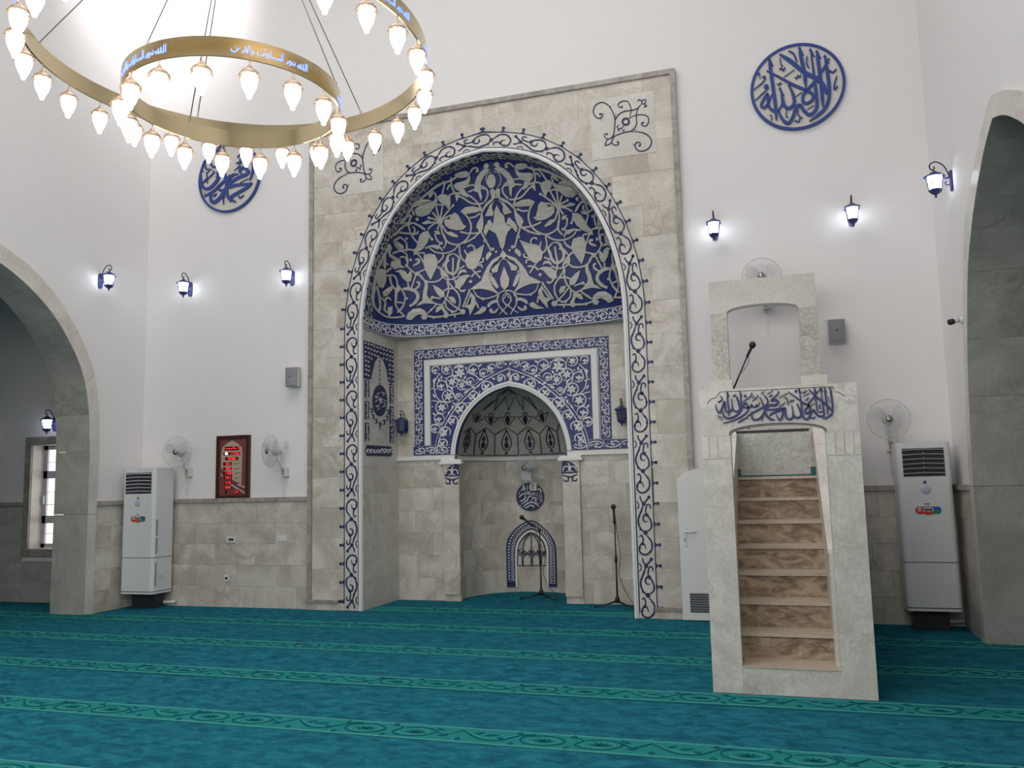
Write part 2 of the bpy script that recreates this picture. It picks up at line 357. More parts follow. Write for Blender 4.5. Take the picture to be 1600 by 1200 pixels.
for wall, x, s, O, I in ((wall_left, XL, 1, LO, LI), (wall_right, XR, -1, RO, RI)):
    f = wallX(x, s)
    tiles(wall, f, YA+2.03, YW-.03, 0, DZ, .55, .30, S, h1=.025, clip=lambda z: YA+interp(O, z)-.01, side=-1)
    ledge(wall, f, YA+interp(O, DZ), YW-.03)
    # arch trim stones on the wall face and soffit slabs through the wall thickness
    n = len(O)
    def at_(tab, u):
        i = min(int(u*(len(tab)-1)), len(tab)-2); t = u*(len(tab)-1)-i
        return tab[i][0]+(tab[i+1][0]-tab[i][0])*t, tab[i][1]+(tab[i+1][1]-tab[i][1])*t
    K = 9
    for sg in (1, -1):
        for k in range(K):
            us = [(k+.0015)/K+(1-.003)/K*i/5 for i in range(6)]
            P = [at_(O, u) for u in us]; Q = [at_(I, u) for u in us]
            poly = [(YA+sg*p[0], p[1]) for p in P]+[(YA+sg*q[0], q[1]) for q in reversed(Q)]
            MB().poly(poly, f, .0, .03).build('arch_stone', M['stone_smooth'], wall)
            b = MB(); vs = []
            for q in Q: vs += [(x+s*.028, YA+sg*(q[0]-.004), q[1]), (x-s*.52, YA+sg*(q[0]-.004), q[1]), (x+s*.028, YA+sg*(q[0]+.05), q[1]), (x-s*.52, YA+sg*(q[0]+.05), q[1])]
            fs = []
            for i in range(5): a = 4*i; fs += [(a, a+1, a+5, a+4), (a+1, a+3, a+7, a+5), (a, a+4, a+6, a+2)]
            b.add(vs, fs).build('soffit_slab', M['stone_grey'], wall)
# carpet rows: woven stripe with its vine pattern
vine = []
for k in range(-1, 6):
    y1 = .34-1.215*k if k >= 0 else 1.55; y0 = y1-.285
    if k == -1: continue
    x0, x1 = (-5.08, -1.75) if k == 0 else (-13.5, 6.5)
    st = MB(); f = floorZ(0)
    st.poly([(x0, y0), (x1, y0), (x1, y1), (x0, y1)], f, 0, .004)
    s_ = st.build('carpet_stripe', M['stripe'], floor)
    e = MB()
    for yy in (y0+.006, y1-.006): e.poly([(x0, yy-.008), (x1, yy-.008), (x1, yy+.008), (x0, yy+.008)], f, .004, .006)
    p = MB(); per = 1.16; xs = x0+(.35*k) % per
    yc = (y0+y1)/2; w = .285; ph = .37*k
    hl = MB()
    i0 = int((x0-ph)/per); i1 = int((x1-ph)/per)
    for i in range(i0, i1):
        X = ph+i*per
        if X+per > x1 or X < x0: continue
        q = lambda a, b: (X+a*per, yc+b*w)
        big = k >= 2
        T = lambda P_, ww: p.stroke([q(*t) for t in P_], ww, f, .004, .007, k=3 if big else 2)
        T([(0, .30), (.06, .05), (.14, -.22), (.24, -.20), (.29, .05), (.33, .25), (.40, .36)], .011)
        T([(.40, .36), (.34, .12), (.36, -.2), (.45, -.33), (.55, -.2), (.57, .05), (.52, .25), (.44, .3), (.36, .2)], .010)
        T([(.58, .36), (.66, .2), (.63, -.1), (.68, -.3), (.79, -.3), (.86, -.05), (.84, .2), (.76, .3), (.67, .22)], .010)
        T([(.84, .22), (.92, -.05), (1.0, .30)], .011)
        if big:
            HL = lambda P_: hl.stroke([q(*t) for t in P_], .006, f, .004, .006, k=3)
            HL([(.385, .2), (.385, -.15), (.46, -.25), (.53, -.15), (.545, .05), (.50, .18), (.43, .22)]); HL([(.66, .0), (.69, -.22), (.78, -.22), (.83, -.05), (.81, .12), (.75, .22)])
            HL([(.03, .22), (.10, .0), (.17, -.12), (.24, -.10)]); HL([(.26, .05), (.30, .2), (.35, .3)]); HL([(.88, .05), (.94, .02), (.98, .2)])
        for cx, cy in ((.46, -.02), (.755, -.02)):
            for a in range(5): p.leaf(q(cx, cy-.08), R(18+36*a), .068, .022, f, .004, .007)
        for (a, b_, an, l) in ((.08, .1, 40, .07), (.14, .05, 20, .09), (.21, 0, -35, .08), (.90, .2, 150, .08), (.95, -.1, 200, .07)): p.leaf(q(a, b_), R(an), l, .03, f, .004, .007)
        for cx, cy in ((.31, .36), (.60, -.36), (.31, -.36), (.60, .38), (.02, -.3)):
            p.stroke([q(cx-.015, cy), q(cx, cy+.08), q(cx+.015, cy), q(cx, cy-.08), q(cx-.015, cy)], .006, f, .004, .007, k=1)
    tag(p.build('stripe_pattern', M['stripe_dark'], s_, recalc=False), kind='stuff')
    if hl.v: hl.build('pattern_outline', M['stripe_edge'], s_, recalc=False)['kind'] = 'stuff'
    e.build('stripe_border', M['stripe_edge'], s_)
    if k in (3,): MB().poly([(x0, y0-.03), (x1, y0-.03), (x1, y0-.004), (x0, y0-.004)], f, 0, .002).build('carpet_seam', M['stripe_dark'], floor)
# ------------------------------------------------------------------ prayer niche (mihrab)
mih = tag(empty('mihrab', (0, 0, 0)), 'tall marble mihrab with blue arabesque half dome and inner pointed niche', 'mihrab')
OPEN = [(1.69, 0), (1.69, 1.2), (1.69, 2.4), (1.69, 3.4), (1.675, 3.75), (1.62, 4.1), (1.50, 4.5), (1.30, 4.9), (1.03, 5.23), (.70, 5.47), (.35, 5.60), (0, 5.655)]
class Path:                                        # chart (s along, t outward) around a mirrored arch profile
    def __init__(s, prof, xc, y, k=6):
        P = smooth(prof, k); L_ = [(xc-a, z) for a, z in P]+[(xc+a, z) for a, z in reversed(P[:-1])]
        s.P = L_; s.y = y; s.d = [0]
        for a, b in zip(L_, L_[1:]): s.d.append(s.d[-1]+math.hypot(b[0]-a[0], b[1]-a[1]))
        s.L = s.d[-1]; s.N = []
        for i in range(len(L_)):
            a = L_[max(i-1, 0)]; b = L_[min(i+1, len(L_)-1)]; dx, dz = b[0]-a[0], b[1]-a[1]; d = math.hypot(dx, dz); s.N.append((-dz/d, dx/d))
    def pt(s, q, t):
        import bisect
        i = min(max(bisect.bisect_right(s.d, q)-1, 0), len(s.d)-2); u = (q-s.d[i])/(s.d[i+1]-s.d[i])
        x = s.P[i][0]+(s.P[i+1][0]-s.P[i][0])*u; z = s.P[i][1]+(s.P[i+1][1]-s.P[i][1])*u
        nx = s.N[i][0]+(s.N[i+1][0]-s.N[i][0])*u; nz = s.N[i][1]+(s.N[i+1][1]-s.N[i][1])*u
        d = math.hypot(nx, nz); return x+nx/d*t, z+nz/d*t
    def f(s, a, b, h): x, z = s.pt(a, b); return Vector((x, s.y-h, z))
    def soff(s, a, b, h): x, z = s.pt(a, -h); return Vector((x, s.y+b, z))    # on the reveal: b = depth, h = inwards
PO = Path(OPEN, XC, 0)
FX0, FX1, FZ = -5.83, -1.07, 6.27
ho = [(PO.pt(q, .262)) for q in np.linspace(0, PO.L/2, 90)]
ho = [(XC-x, z) for x, z in ho]
def half(z): return interp(ho, z) if z < ho[-1][1]-.002 else 0.0
tiles(mih, wallY(.02), FX0, XC, .12, FZ, .80, .385, M['stone'], h1=.02, clip=lambda z: XC-half(z), side=1)
tiles(mih, wallY(.02), XC, FX1, .12, FZ, .80, .385, M['stone'], h1=.02, clip=lambda z: XC+half(z), side=-1)
for a, b in ((-5.89, -5.36), (-1.48, -1.02)):
    MB().box((a, -.012, 0), (b, .05, .085)).build('plinth_stone', M['stone'], mih); MB().box((a-.02, -.03, .085), (b-.09 if a < -5 else b, .05, .125)).build('plinth_cap', M['trim'], mih)
# dark edge trim around the frame
c = .12
while c < FZ:
    d = min(FZ+.06, c+random.uniform(.8, 1.3))
    if FZ-d < .3: d = FZ+.06
    for xa, xb in ((FX0-.06, FX0), (FX1, FX1+.06)): MB().box((xa, -.025, c+.001), (xb, YW, d-.001)).build('edge_trim', M['trim'], mih)
    c = d
c = FX0
while c < FX1-.01:
    d = min(FX1, c+1.2); MB().box((c+.001, -.025, FZ), (d-.001, YW, FZ+.06)).build('edge_trim', M['trim'], mih); c = d
# ornament band around the opening
NU = 19; UL = PO.L/NU
for i in range(NU):
    P = [(i*UL+.001+(UL-.002)*j/5, .055) for j in range(6)]; Q = [(i*UL+.001+(UL-.002)*j/5, .262) for j in range(6)]
    MB().poly(P+Q[::-1], PO.f, -.03, .002).build('border_slab', M['stone_smooth'], mih)
mo = MB(); n = 90
for t0, t1, h in ((.0, .05, .012), (.008, .03, .028)):
    P = [(PO.L*j/n, t0) for j in range(n+1)]; vs = []
    for a, _ in P: vs += [PO.f(a, t0, h), PO.f(a, t1, h), PO.f(a, t0, -.03), PO.f(a, t1, -.03)]
    fs = []
    for i in range(n): a = 4*i; fs += [(a, a+1, a+5, a+4), (a, a+4, a+6, a+2), (a+1, a+3, a+7, a+5)]
    mo.add(vs, fs)
mo.build('arch_moulding', M['moulding'], mih)
ink = MB(); H0, H1 = .0015, .006
for t in (.058, .255): ink.stroke([(.06+(PO.L-.12)*j/140, t) for j in range(141)], .011, PO.f, H0, H1, taper=False, k=1)
for i in range(NU):
    def fu(a, b, h, i=i): return PO.f((i+1-b)*UL, .248-(a*.183), h)      # a 0 outer..1 inner, b 0..1 down
    U = lambda P_, w: ink.stroke([((x-245)/260, (y-60)/885) for x, y in P_], w/300, fu, H0, H1, k=3)
    def U(P_, w, fu=fu):
        pts = [((x-245)/260*.183, (y-60)/885*UL) for x, y in P_]
        ink.stroke(pts, w*.00098, lambda a, b, h: PO.f((i+1)*UL-b, .248-a, h), H0, H1, k=3)
    def Bb(c, r): ink.blob(((c[0]-245)/260*.183, (c[1]-60)/885*UL), r*.00082, lambda a, b, h: PO.f((i+1)*UL-b, .248-a, h), H0, H1, n=7)
    U([(380, 150), (390, 205), (430, 225), (475, 190), (480, 120), (430, 78), (370, 75), (300, 120), (275, 200), (290, 270), (340, 330), (380, 380)], 19)
    U([(435, 225), (415, 280), (435, 345), (478, 325)], 17); Bb((375, 385), 33); Bb((430, 228), 24)
    U([(380, 390), (300, 430), (270, 490), (285, 560), (330, 630), (380, 640), (405, 590), (385, 545), (330, 545)], 19); Bb((345, 640), 28)
    U([(362, 640), (355, 720), (330, 785), (285, 775), (285, 715)], 17)
    U([(380, 395), (440, 430), (482, 520), (475, 600), (430, 690), (390, 790)], 20); Bb((385, 795), 30)
    U([(385, 800), (335, 850), (295, 895)], 20); Bb((298, 893), 24); U([(390, 810), (430, 860), (436, 912)], 17)
    U([(500, 725), (478, 742), (462, 775), (482, 820), (500, 832)], 12)
    for (x, y) in ((315, 115), (280, 200), (310, 290), (470, 165), (275, 500), (455, 430), (478, 520), (462, 620), (425, 690)): Bb((x, y), 14)
    for yy in (210, 505, 800):
        U([(236, yy-36), (212, yy), (236, yy+36)], 15); U([(236, yy), (200, yy), (160, yy)], 17); Bb((160, yy), 24)
tag(ink.build('border_scrollwork', M['ink'], mih, recalc=False), label='navy scroll inlay with small finials around the arch')
# corner ornaments
fR = crop(915, 145, 11.426, planeY(0)); mirror = lambda f: (lambda a, b, h: (lambda v: Vector((2*XC-v.x, v.y, v.z)))(f(a, b, h)))
ORN = [([(240, 370), (265, 392), (310, 380), (300, 430), (240, 460), (180, 430), (140, 350), (170, 240), (260, 180), (340, 185), (430, 250), (490, 360), (525, 480), (520, 600), (505, 740), (460, 810), (390, 830), (345, 790), (335, 740), (388, 742)], 18),
    ([(300, 500), (268, 460)], 20), ([(500, 800), (400, 840), (370, 880), (352, 945), (430, 920), (465, 880), (500, 800), (560, 760), (700, 710), (800, 690), (880, 630), (915, 540), (905, 400), (945, 270), (1000, 200)], 17),
    ([(1000, 200), (930, 280), (820, 320), (720, 330), (620, 370), (550, 450), (525, 520)], 17), ([(1000, 200), (1000, 150), (960, 125), (930, 162)], 15), ([(1000, 200), (1060, 210), (1095, 240), (1060, 254)], 15),
    ([(1000, 190), (1020, 140), (1075, 130), (1065, 190), (1000, 200)], 15), ([(650, 258), (610, 270), (585, 210), (640, 160), (740, 155), (790, 220), (815, 320), (785, 455)], 16),
    ([(770, 465), (880, 410), (1000, 395), (1100, 420), (1130, 500), (1090, 590), (1010, 590), (1003, 540), (1030, 540)], 16), ([(690, 580), (650, 640), (680, 690), (692, 650)], 13),
    ([(655, 640), (610, 640), (590, 690), (580, 640), (560, 610), (600, 580)], 13), ([(465, 880), (500, 930), (580, 935), (590, 880), (560, 882)], 18),
    ([(800, 695), (930, 700), (1060, 730), (1150, 800), (1180, 890), (1130, 990), (1030, 1045), (930, 1030), (885, 960), (900, 900), (960, 890), (990, 930), (950, 952)], 19), ([(838, 912), (885, 960)], 20),
    ([(528, 460), (540, 370)], 14), ([(850, 665), (910, 668)], 14), ([(425, 275), (455, 235)], 14), ([(1040, 745), (1065, 715)], 14), ([(125, 345), (150, 330)], 14)]
for f, nm in ((fR, 'right'), (mirror(fR), 'left')):
    v = [fR(60, 40, 0), fR(1240, -30, 0)]
    xa, xb, za, zb = -2.037, -1.267, 5.345, 6.10
    if nm == 'left': xa, xb = 2*XC-xb, 2*XC-xa
    MB().poly([(xa, za), (xb, za), (xb, zb), (xa, zb)], wallY(0), 0, .005).build('ornament_slab', M['stone_smooth'], mih)
    o = MB()
    for P_, w in ORN: o.stroke(P_, w*1.15, f, .005, .010, k=3)
    o.stroke([(720+58*math.cos(t), 520+58*math.sin(t)) for t in [2*math.pi*i/14 for i in range(14)]], 36, f, .005, .010, taper=False, k=1, closed=True)
    for c_ in ((265, 385), (650, 255), (1028, 540), (380, 742), (965, 945), (575, 885), (1062, 250)): o.blob(c_, 20, f, .005, .010)
    o.build('corner_ornament', M['ink'], mih)
# recess: side walls, back wall with niche
YB, XB = 1.03, -3.485
NI = [(.78, 0), (.78, .9), (.78, 1.75), (.775, 1.97), (.74, 2.15), (.68, 2.32), (.58, 2.48), (.43, 2.63), (.22, 2.755), (0, 2.815)]
PN = Path(NI, XB, YB)
XA, XD = XC-1.69, XC+1.69
MB().box((XA-.1, .05, 0), (XA, YB+.1, 3.6)).build('recess_core', M['stone'], mih); MB().box((XD, .05, 0), (XD+.1, YB+.1, 3.6)).build('recess_core', M['stone'], mih)
tiles(mih, wallX(XA, 1), .0, YB, 0, 3.58, .9, .36, M['stone_smooth'], h0=-.01, h1=.002, bond=0); tiles(mih, wallX(XD, -1), .0, YB, 0, 3.58, .9, .36, M['stone_smooth'], h0=-.01, h1=.002, bond=0)
nz = [(XB-PN.pt(q, .0)[0], PN.pt(q, .0)[1]) for q in np.linspace(0, PN.L/2, 60)]
def nhalf(z): return interp(nz, z) if z < 2.81 else 0.0
tiles(mih, wallY(YB), XA, XB, 0, 3.58, .52, .30, M['stone'], h0=-.02, h1=0, clip=lambda z: XB-nhalf(z), side=1)
tiles(mih, wallY(YB), XB, XD, 0, 3.58, .52, .30, M['stone'], h0=-.02, h1=0, clip=lambda z: XB+nhalf(z), side=-1)
# half dome over the recess
DT = [(3.40, .94), (3.72, .935), (3.80, .89), (4.06, .81), (4.58, .72), (5.0, .58), (5.27, .46), (5.5, .37), (5.66, .30)]
OPH = [(a, z) for a, z in smooth(OPEN, 6)]
def domeXY(a, z, hh=None):                         # a in 0..1 round the plan
    h_ = interp(OPH, z) if hh is None else hh; D = interp([(b, a_) for a_, b in DT], z); n_ = 5 if z < 4.6 else 5-2*(z-4.6)
    n_ = max(n_, 3); t = math.pi*a; c_, s_ = math.cos(t), math.sin(t)
    return XC-h_*math.copysign(abs(c_)**(2/n_), c_), D*abs(s_)**(2/n_)
zl = [3.56+(.09*i) for i in range(16)]+[5.0+.06*i for i in range(1, 9)]+[5.52, 5.56, 5.6, 5.625, 5.645, 5.655]
NA = 64; b = MB(); vs = []
for z in zl:
    for j in range(NA+1): x, y = domeXY(j/NA, z); vs.append((x, y, z))
b.add(vs, [(i*(NA+1)+j, i*(NA+1)+j+1, (i+1)*(NA+1)+j+1, (i+1)*(NA+1)+j) for i in range(len(zl)-1) for j in range(NA)], True)
dome = tag(b.build('half_dome', M['blue'], mih, recalc=False), label='deep blue inside of the half dome')
b = MB(); vs = []
for j in range(NA+1):
    x, y = domeXY(j/NA, 3.56); dx = x-XC; k_ = min(1.70/max(abs(dx), 1e-6), (YB+.01)/max(y, 1e-6)); vs += [(x, y, 3.56), (XC+dx*k_, min(y*k_, YB+.01), 3.56)]
b.add(vs, [(2*j, 2*j+1, 2*j+3, 2*j+2) for j in range(NA)]).build('dome_ledge', M['carved'], mih)
def domeG(p):
    z = min(max(p.z, 3.3), 5.6549); h_ = max(interp(OPH, z), 1e-3); D = interp([(b_, a_) for a_, b_ in DT], z); n_ = max(5 if z < 4.6 else 5-2*(z-4.6), 3)
    v = (abs(p.x-XC)/h_)**n_+(max(p.y, 0)/D)**n_-1
    return v+(10*(p.z-5.6549) if p.z > 5.6549 else 0)
def surf(G, y0, y1):
    cache = {}
    def hit(px, py):
        k = (round(px, 2), round(py, 2))
        if k in cache: return cache[k]
        d = ray(px, py); ta, tb = (y0-CAM.y)/d.y, (y1-CAM.y)/d.y
        P = lambda t: CAM+d*t
        n_ = 12; lo = ta
        for i in range(1, n_+1):
            hi = ta+(tb-ta)*i/n_
            if G(P(hi)) > 0: break
            lo = hi
        if G(P(lo)) > 0: hi = lo
        for _ in range(16):
            mid = (lo+hi)/2
            if G(P(mid)) > 0: hi = mid
            else: lo = mid
        p = P(lo); e = 1e-3
        g = Vector((G(p+Vector((e, 0, 0)))-G(p-Vector((e, 0, 0))), G(p+Vector((0, e, 0)))-G(p-Vector((0, e, 0))), G(p+Vector((0, 0, e)))-G(p-Vector((0, 0, e)))))
        g = -g.normalized() if g.length > 1e-9 else Vector((0, -1, 0))
        cache[k] = (p, g); return cache[k]
    return lambda a, b_, h: (lambda q: q[0]+q[1]*h)(hit(a, b_))
fd = surf(domeG, .06, 1.0)
mirror_pt = lambda f: (lambda a, b, h: (lambda v: Vector((2*XC-v.x, v.y, v.z)))(f(a, b, h)))
C1 = crop(560, 230, 7.2727, fd); C2 = crop(760, 230, 7.2727, fd); C3 = crop(560, 370, 7.2727, fd); C4 = crop(760, 370, 7.2727, fd)
def mid(poly, n=12):                               # densify long outline edges so that pieces follow the curve
    o = []
    for i, a in enumerate(poly):
        b = poly[(i+1) % len(poly)]; o.append(a)
        if math.hypot(b[0]-a[0], b[1]-a[1]) > 90: o.append(((a[0]+b[0])/2, (a[1]+b[1])/2))
    return o
LEAF1 = [[(975, 835), (1000, 815), (1040, 820), (1050, 770), (1100, 740), (1140, 770), (1170, 830), (1200, 885), (1232, 893), (1195, 935), (1120, 945), (1040, 925), (990, 890)],
    [(640, 700), (700, 660), (790, 630), (850, 610), (890, 560), (900, 610), (860, 680), (800, 760), (720, 785), (660, 775), (640, 740)],
    [(605, 680), (650, 620), (720, 590), (790, 590), (830, 605), (760, 630), (690, 655)],
    [(895, 560), (930, 535), (1000, 535), (1045, 580), (1050, 640), (1030, 710), (1005, 670), (960, 640), (930, 620), (905, 590)],
    [(1090, 310), (1150, 280), (1230, 270), (1270, 300), (1240, 335), (1170, 345), (1110, 335)],
    [(1080, 430), (1120, 400), (1180, 390), (1230, 370), (1270, 310), (1275, 370), (1250, 430), (1200, 470), (1240, 530), (1250, 570), (1190, 550), (1150, 500), (1100, 470)],
    [(1500, 250), (1440, 240), (1390, 280), (1350, 340), (1325, 420), (1320, 500), (1360, 510), (1380, 560), (1395, 610), (1410, 570), (1390, 480), (1395, 400), (1430, 330), (1470, 290)],
    [(1525, 470), (1500, 490), (1510, 540), (1530, 600), (1560, 560), (1555, 500)],
    [(1170, 720), (1220, 680), (1300, 670), (1370, 685), (1410, 680), (1400, 720), (1340, 740), (1270, 750), (1220, 760), (1190, 745)],
    [(1530, 570), (1545, 590), (1450, 680), (1412, 750), (1425, 830), (1420, 930), (1380, 945), (1345, 915), (1350, 870), (1390, 800), (1400, 720), (1450, 640)],
    [(1555, 600), (1500, 650), (1470, 720), (1445, 780), (1530, 780), (1540, 740), (1520, 690), (1530, 640)],
    [(1480, 830), (1500, 825), (1540, 890), (1500, 910), (1470, 970), (1450, 1010), (1425, 960), (1445, 890), (1465, 870)],
    [(800, 950), (810, 1020), (790, 1080), (740, 1150), (690, 1180), (630, 1230), (625, 1180), (660, 1130), (680, 1050), (700, 990), (740, 960)],
    [(420, 1060), (470, 1090), (510, 1120), (505, 1160), (470, 1150), (430, 1110)], [(860, 950), (920, 950), (935, 990), (890, 990)],
    [(980, 960), (1060, 960), (1130, 1000), (1135, 1025), (1070, 1015), (1020, 990)], [(720, 860), (780, 830), (820, 835), (810, 865), (750, 875)],
    [(1100, 540), (1150, 560), (1120, 620)], [(600, 690), (625, 720), (640, 770), (610, 760)], [(790, 520), (825, 505), (850, 530), (800, 580)]]
STR1 = [[(1170, 720), (1250, 800), (1285, 900), (1260, 1010), (1180, 1090), (1100, 1105), (1010, 1070), (975, 990)], [(560, 870), (500, 850)], [(480, 870), (490, 830), (560, 780), (600, 770)], [(560, 870), (600, 770)], [(560, 870), (640, 860), (740, 930)], [(560, 870), (590, 980)], [(440, 960), (500, 970), (590, 980), (660, 980), (680, 950)],
    [(400, 1000), (500, 900), (560, 870)], [(640, 870), (700, 890), (760, 940)], [(1050, 340), (1060, 430), (1100, 520), (1200, 580), (1300, 640), (1400, 640), (1430, 625)], [(1010, 560), (1100, 520), (1240, 540), (1330, 600), (1390, 680)],
    [(1250, 510), (1330, 480), (1450, 470), (1475, 540), (1440, 620)], [(1200, 460), (1280, 430), (1400, 440), (1450, 470)], [(1160, 960), (1260, 980), (1370, 970), (1390, 940)], [(1390, 950), (1450, 1060), (1510, 1170)], [(1390, 960), (1300, 1040), (1200, 1090)],
    [(960, 400), (1040, 380), (1120, 330)], [(970, 400), (900, 430), (820, 490)], [(950, 540), (975, 430), (985, 400)], [(820, 500), (870, 520), (880, 570)], [(1270, 800), (1330, 790), (1380, 750)], [(1270, 290), (1300, 240), (1350, 235), (1365, 275)],
    [(400, 1060), (420, 1120), (480, 1170), (560, 1160), (640, 1170)], [(470, 1020), (540, 1080), (545, 1180)], [(400, 1060), (470, 1020)], [(790, 930), (860, 870), (930, 850)], [(780, 950), (830, 1040), (835, 1060)], [(940, 880), (960, 980), (1000, 1080), (970, 1150)], [(870, 980), (900, 1060), (960, 1100)],
    [(600, 1000), (640, 1050), (680, 1090)], [(930, 420), (820, 490), (700, 590), (600, 690), (540, 790), (480, 870)], [(930, 840), (900, 740), (880, 650)], [(930, 840), (960, 650)], [(930, 830), (800, 800)], [(930, 840), (840, 735)], [(930, 840), (1050, 690), (1080, 660)], [(930, 840), (800, 860)], [(930, 850), (900, 940)], [(930, 850), (1000, 960)], [(960, 820), (1050, 770)],
    [(1010, 480), (1030, 430), (1050, 440)], [(880, 650), (960, 650), (1000, 640)], [(1455, 220), (1440, 250)], [(1530, 560), (1570, 570)], [(1640, 780), (1600, 760)], [(620, 1000), (640, 940), (620, 900)]]
LEAF3 = [[(745, 210), (800, 190), (870, 200), (905, 270), (900, 340), (860, 420), (825, 490), (790, 430), (760, 370), (740, 300)],
    [(1435, 80), (1420, 150), (1400, 230), (1370, 300), (1340, 360), (1290, 375), (1240, 350), (1215, 280), (1240, 200), (1270, 170), (1330, 150), (1380, 120)],
    [(1600, 220), (1520, 270), (1470, 340), (1430, 420), (1400, 500), (1340, 545), (1270, 600), (1400, 590), (1500, 610), (1590, 640), (1520, 560), (1480, 470), (1490, 380), (1540, 300), (1600, 260)],
    [(1105, 510), (1160, 450), (1230, 430), (1290, 440), (1240, 470), (1200, 540), (1150, 595), (1105, 580)], [(1130, 430), (1160, 380), (1210, 370), (1245, 410), (1190, 400), (1150, 430)],
    [(850, 545), (920, 580), (980, 630), (985, 680), (940, 690), (900, 650), (870, 600)], [(740, 480), (790, 500), (795, 570), (780, 660), (830, 740), (860, 760), (760, 755), (660, 785), (690, 750), (730, 720), (740, 620), (760, 540)],
    [(540, 930), (560, 870), (620, 820), (700, 810), (760, 840), (790, 890), (780, 930), (740, 940), (710, 910), (740, 890), (690, 880), (650, 900), (610, 940), (570, 940)],
    [(410, 390), (480, 370), (530, 390), (560, 430), (600, 370), (610, 440), (600, 500), (560, 520), (500, 470), (460, 410)],
    [(320, 130), (350, 80), (370, 110), (350, 190), (420, 230), (470, 250), (480, 320), (540, 355), (470, 350), (400, 370), (360, 330), (370, 280), (400, 270), (340, 220)],
    [(205, 400), (250, 360), (300, 370), (305, 500), (270, 580), (220, 570), (195, 480)], [(280, 240), (300, 180), (305, 300), (295, 370), (275, 330)], [(270, 630), (330, 580), (390, 550), (380, 600), (330, 660), (280, 680)],
    [(410, 600), (450, 540), (490, 590), (440, 640), (430, 740), (410, 700)], [(880, 860), (890, 800), (960, 770), (960, 810), (910, 850)], [(1310, 880), (1370, 840), (1410, 790), (1460, 800), (1450, 840), (1400, 870)],
    [(1270, 620), (1330, 680), (1340, 760), (1300, 840), (1270, 890), (1260, 820), (1210, 790), (1280, 760), (1290, 700)], [(1020, 680), (1080, 680), (1110, 720), (1110, 760), (1060, 740)], [(960, 390), (1010, 420), (1020, 460), (980, 450)],
    [(330, 800), (380, 790), (380, 860), (340, 910), (330, 860)], [(820, 110), (900, 100), (950, 130), (900, 140)], [(1500, 160), (1520, 200), (1470, 270), (1450, 250), (1460, 200)], [(960, 760), (990, 830), (1030, 870), (980, 870), (950, 820)]]
STR3 = [[(380, 190), (460, 160), (540, 190), (560, 280), (560, 340), (650, 420)], [(650, 420), (760, 370)], [(690, 420), (740, 470)], [(660, 420), (600, 590)], [(690, 430), (760, 500), (850, 515), (930, 490), (970, 430), (940, 370), (905, 340)], [(905, 300), (960, 240), (970, 180)],
    [(760, 130), (840, 100), (920, 110), (960, 160)], [(800, 110), (870, 170), (990, 185), (1090, 150), (1140, 90)], [(650, 190), (730, 180), (760, 200)], [(650, 180), (700, 220), (740, 290)], [(960, 350), (990, 290), (1040, 270)], [(950, 350), (950, 430), (1000, 480), (1080, 480), (1150, 440)],
    [(900, 345), (960, 380), (1020, 450), (1030, 520), (1090, 590), (1140, 650), (1160, 730), (1140, 810), (1090, 850), (1010, 810), (990, 740)], [(1080, 240), (1080, 330), (1080, 440), (1130, 560), (1180, 620), (1220, 600)], [(1150, 100), (1160, 200), (1190, 260), (1220, 280)], [(1210, 330), (1150, 370)],
    [(1300, 370), (1390, 470)], [(1290, 460), (1330, 410), (1400, 390)], [(1270, 600), (1230, 700), (1190, 800)], [(1285, 640), (1245, 740), (1215, 800)], [(1340, 740), (1370, 810)], [(970, 620), (1020, 590), (1090, 590)], [(985, 690), (1060, 760), (1140, 820), (1190, 840)],
    [(1010, 500), (1030, 600), (1000, 700), (950, 770), (860, 750), (820, 710), (860, 690), (940, 700)], [(790, 870), (870, 790), (880, 770)], [(790, 900), (880, 910), (1000, 895), (1160, 870)], [(310, 440), (400, 440), (440, 530), (430, 640), (420, 780), (520, 900)], [(350, 440), (370, 540), (420, 600)],
    [(490, 600), (530, 680), (510, 780), (440, 860)], [(560, 520), (575, 590)], [(200, 560), (230, 680), (240, 800), (220, 860)], [(180, 590), (160, 680), (170, 780), (230, 860), (320, 910), (430, 915), (530, 900)], [(250, 690), (300, 750), (290, 830), (340, 870)], [(310, 400), (370, 350)],
    [(330, 130), (250, 280), (200, 400), (170, 560), (150, 700)], [(460, 850), (520, 760), (410, 740)], [(1240, 210), (1210, 150)], [(1330, 160), (1310, 105), (1265, 95), (1250, 120)], [(1370, 300), (1420, 280), (1420, 240)], [(1340, 330), (1400, 320), (1410, 355)], [(470, 230), (530, 230), (555, 290)], [(650, 190), (640, 160)], [(900, 110), (960, 60)], [(1590, 700), (1600, 640)]]
STR3W = [([(1090, 190), (1030, 210), (1012, 270), (995, 330), (1020, 400), (1090, 420), (1130, 370), (1140, 300), (1150, 240), (1090, 190)], 30), ([(1310, 600), (1400, 580), (1500, 600), (1590, 650), (1500, 690), (1420, 700), (1350, 670), (1310, 600)], 16),
    ([(490, 600), (560, 590), (650, 620), (680, 680), (650, 740), (595, 785)], 38), ([(640, 600), (690, 560), (690, 520), (660, 515)], 24), ([(1600, 730), (1540, 735), (1490, 770), (1485, 800)], 34), ([(1590, 810), (1560, 850), (1510, 850), (1500, 820)], 24), ([(620, 330), (690, 290), (680, 255), (645, 265)], 28), ([(590, 240), (600, 270), (575, 260)], 22), ([(280, 740), (310, 700), (330, 690), (370, 720)], 20)]
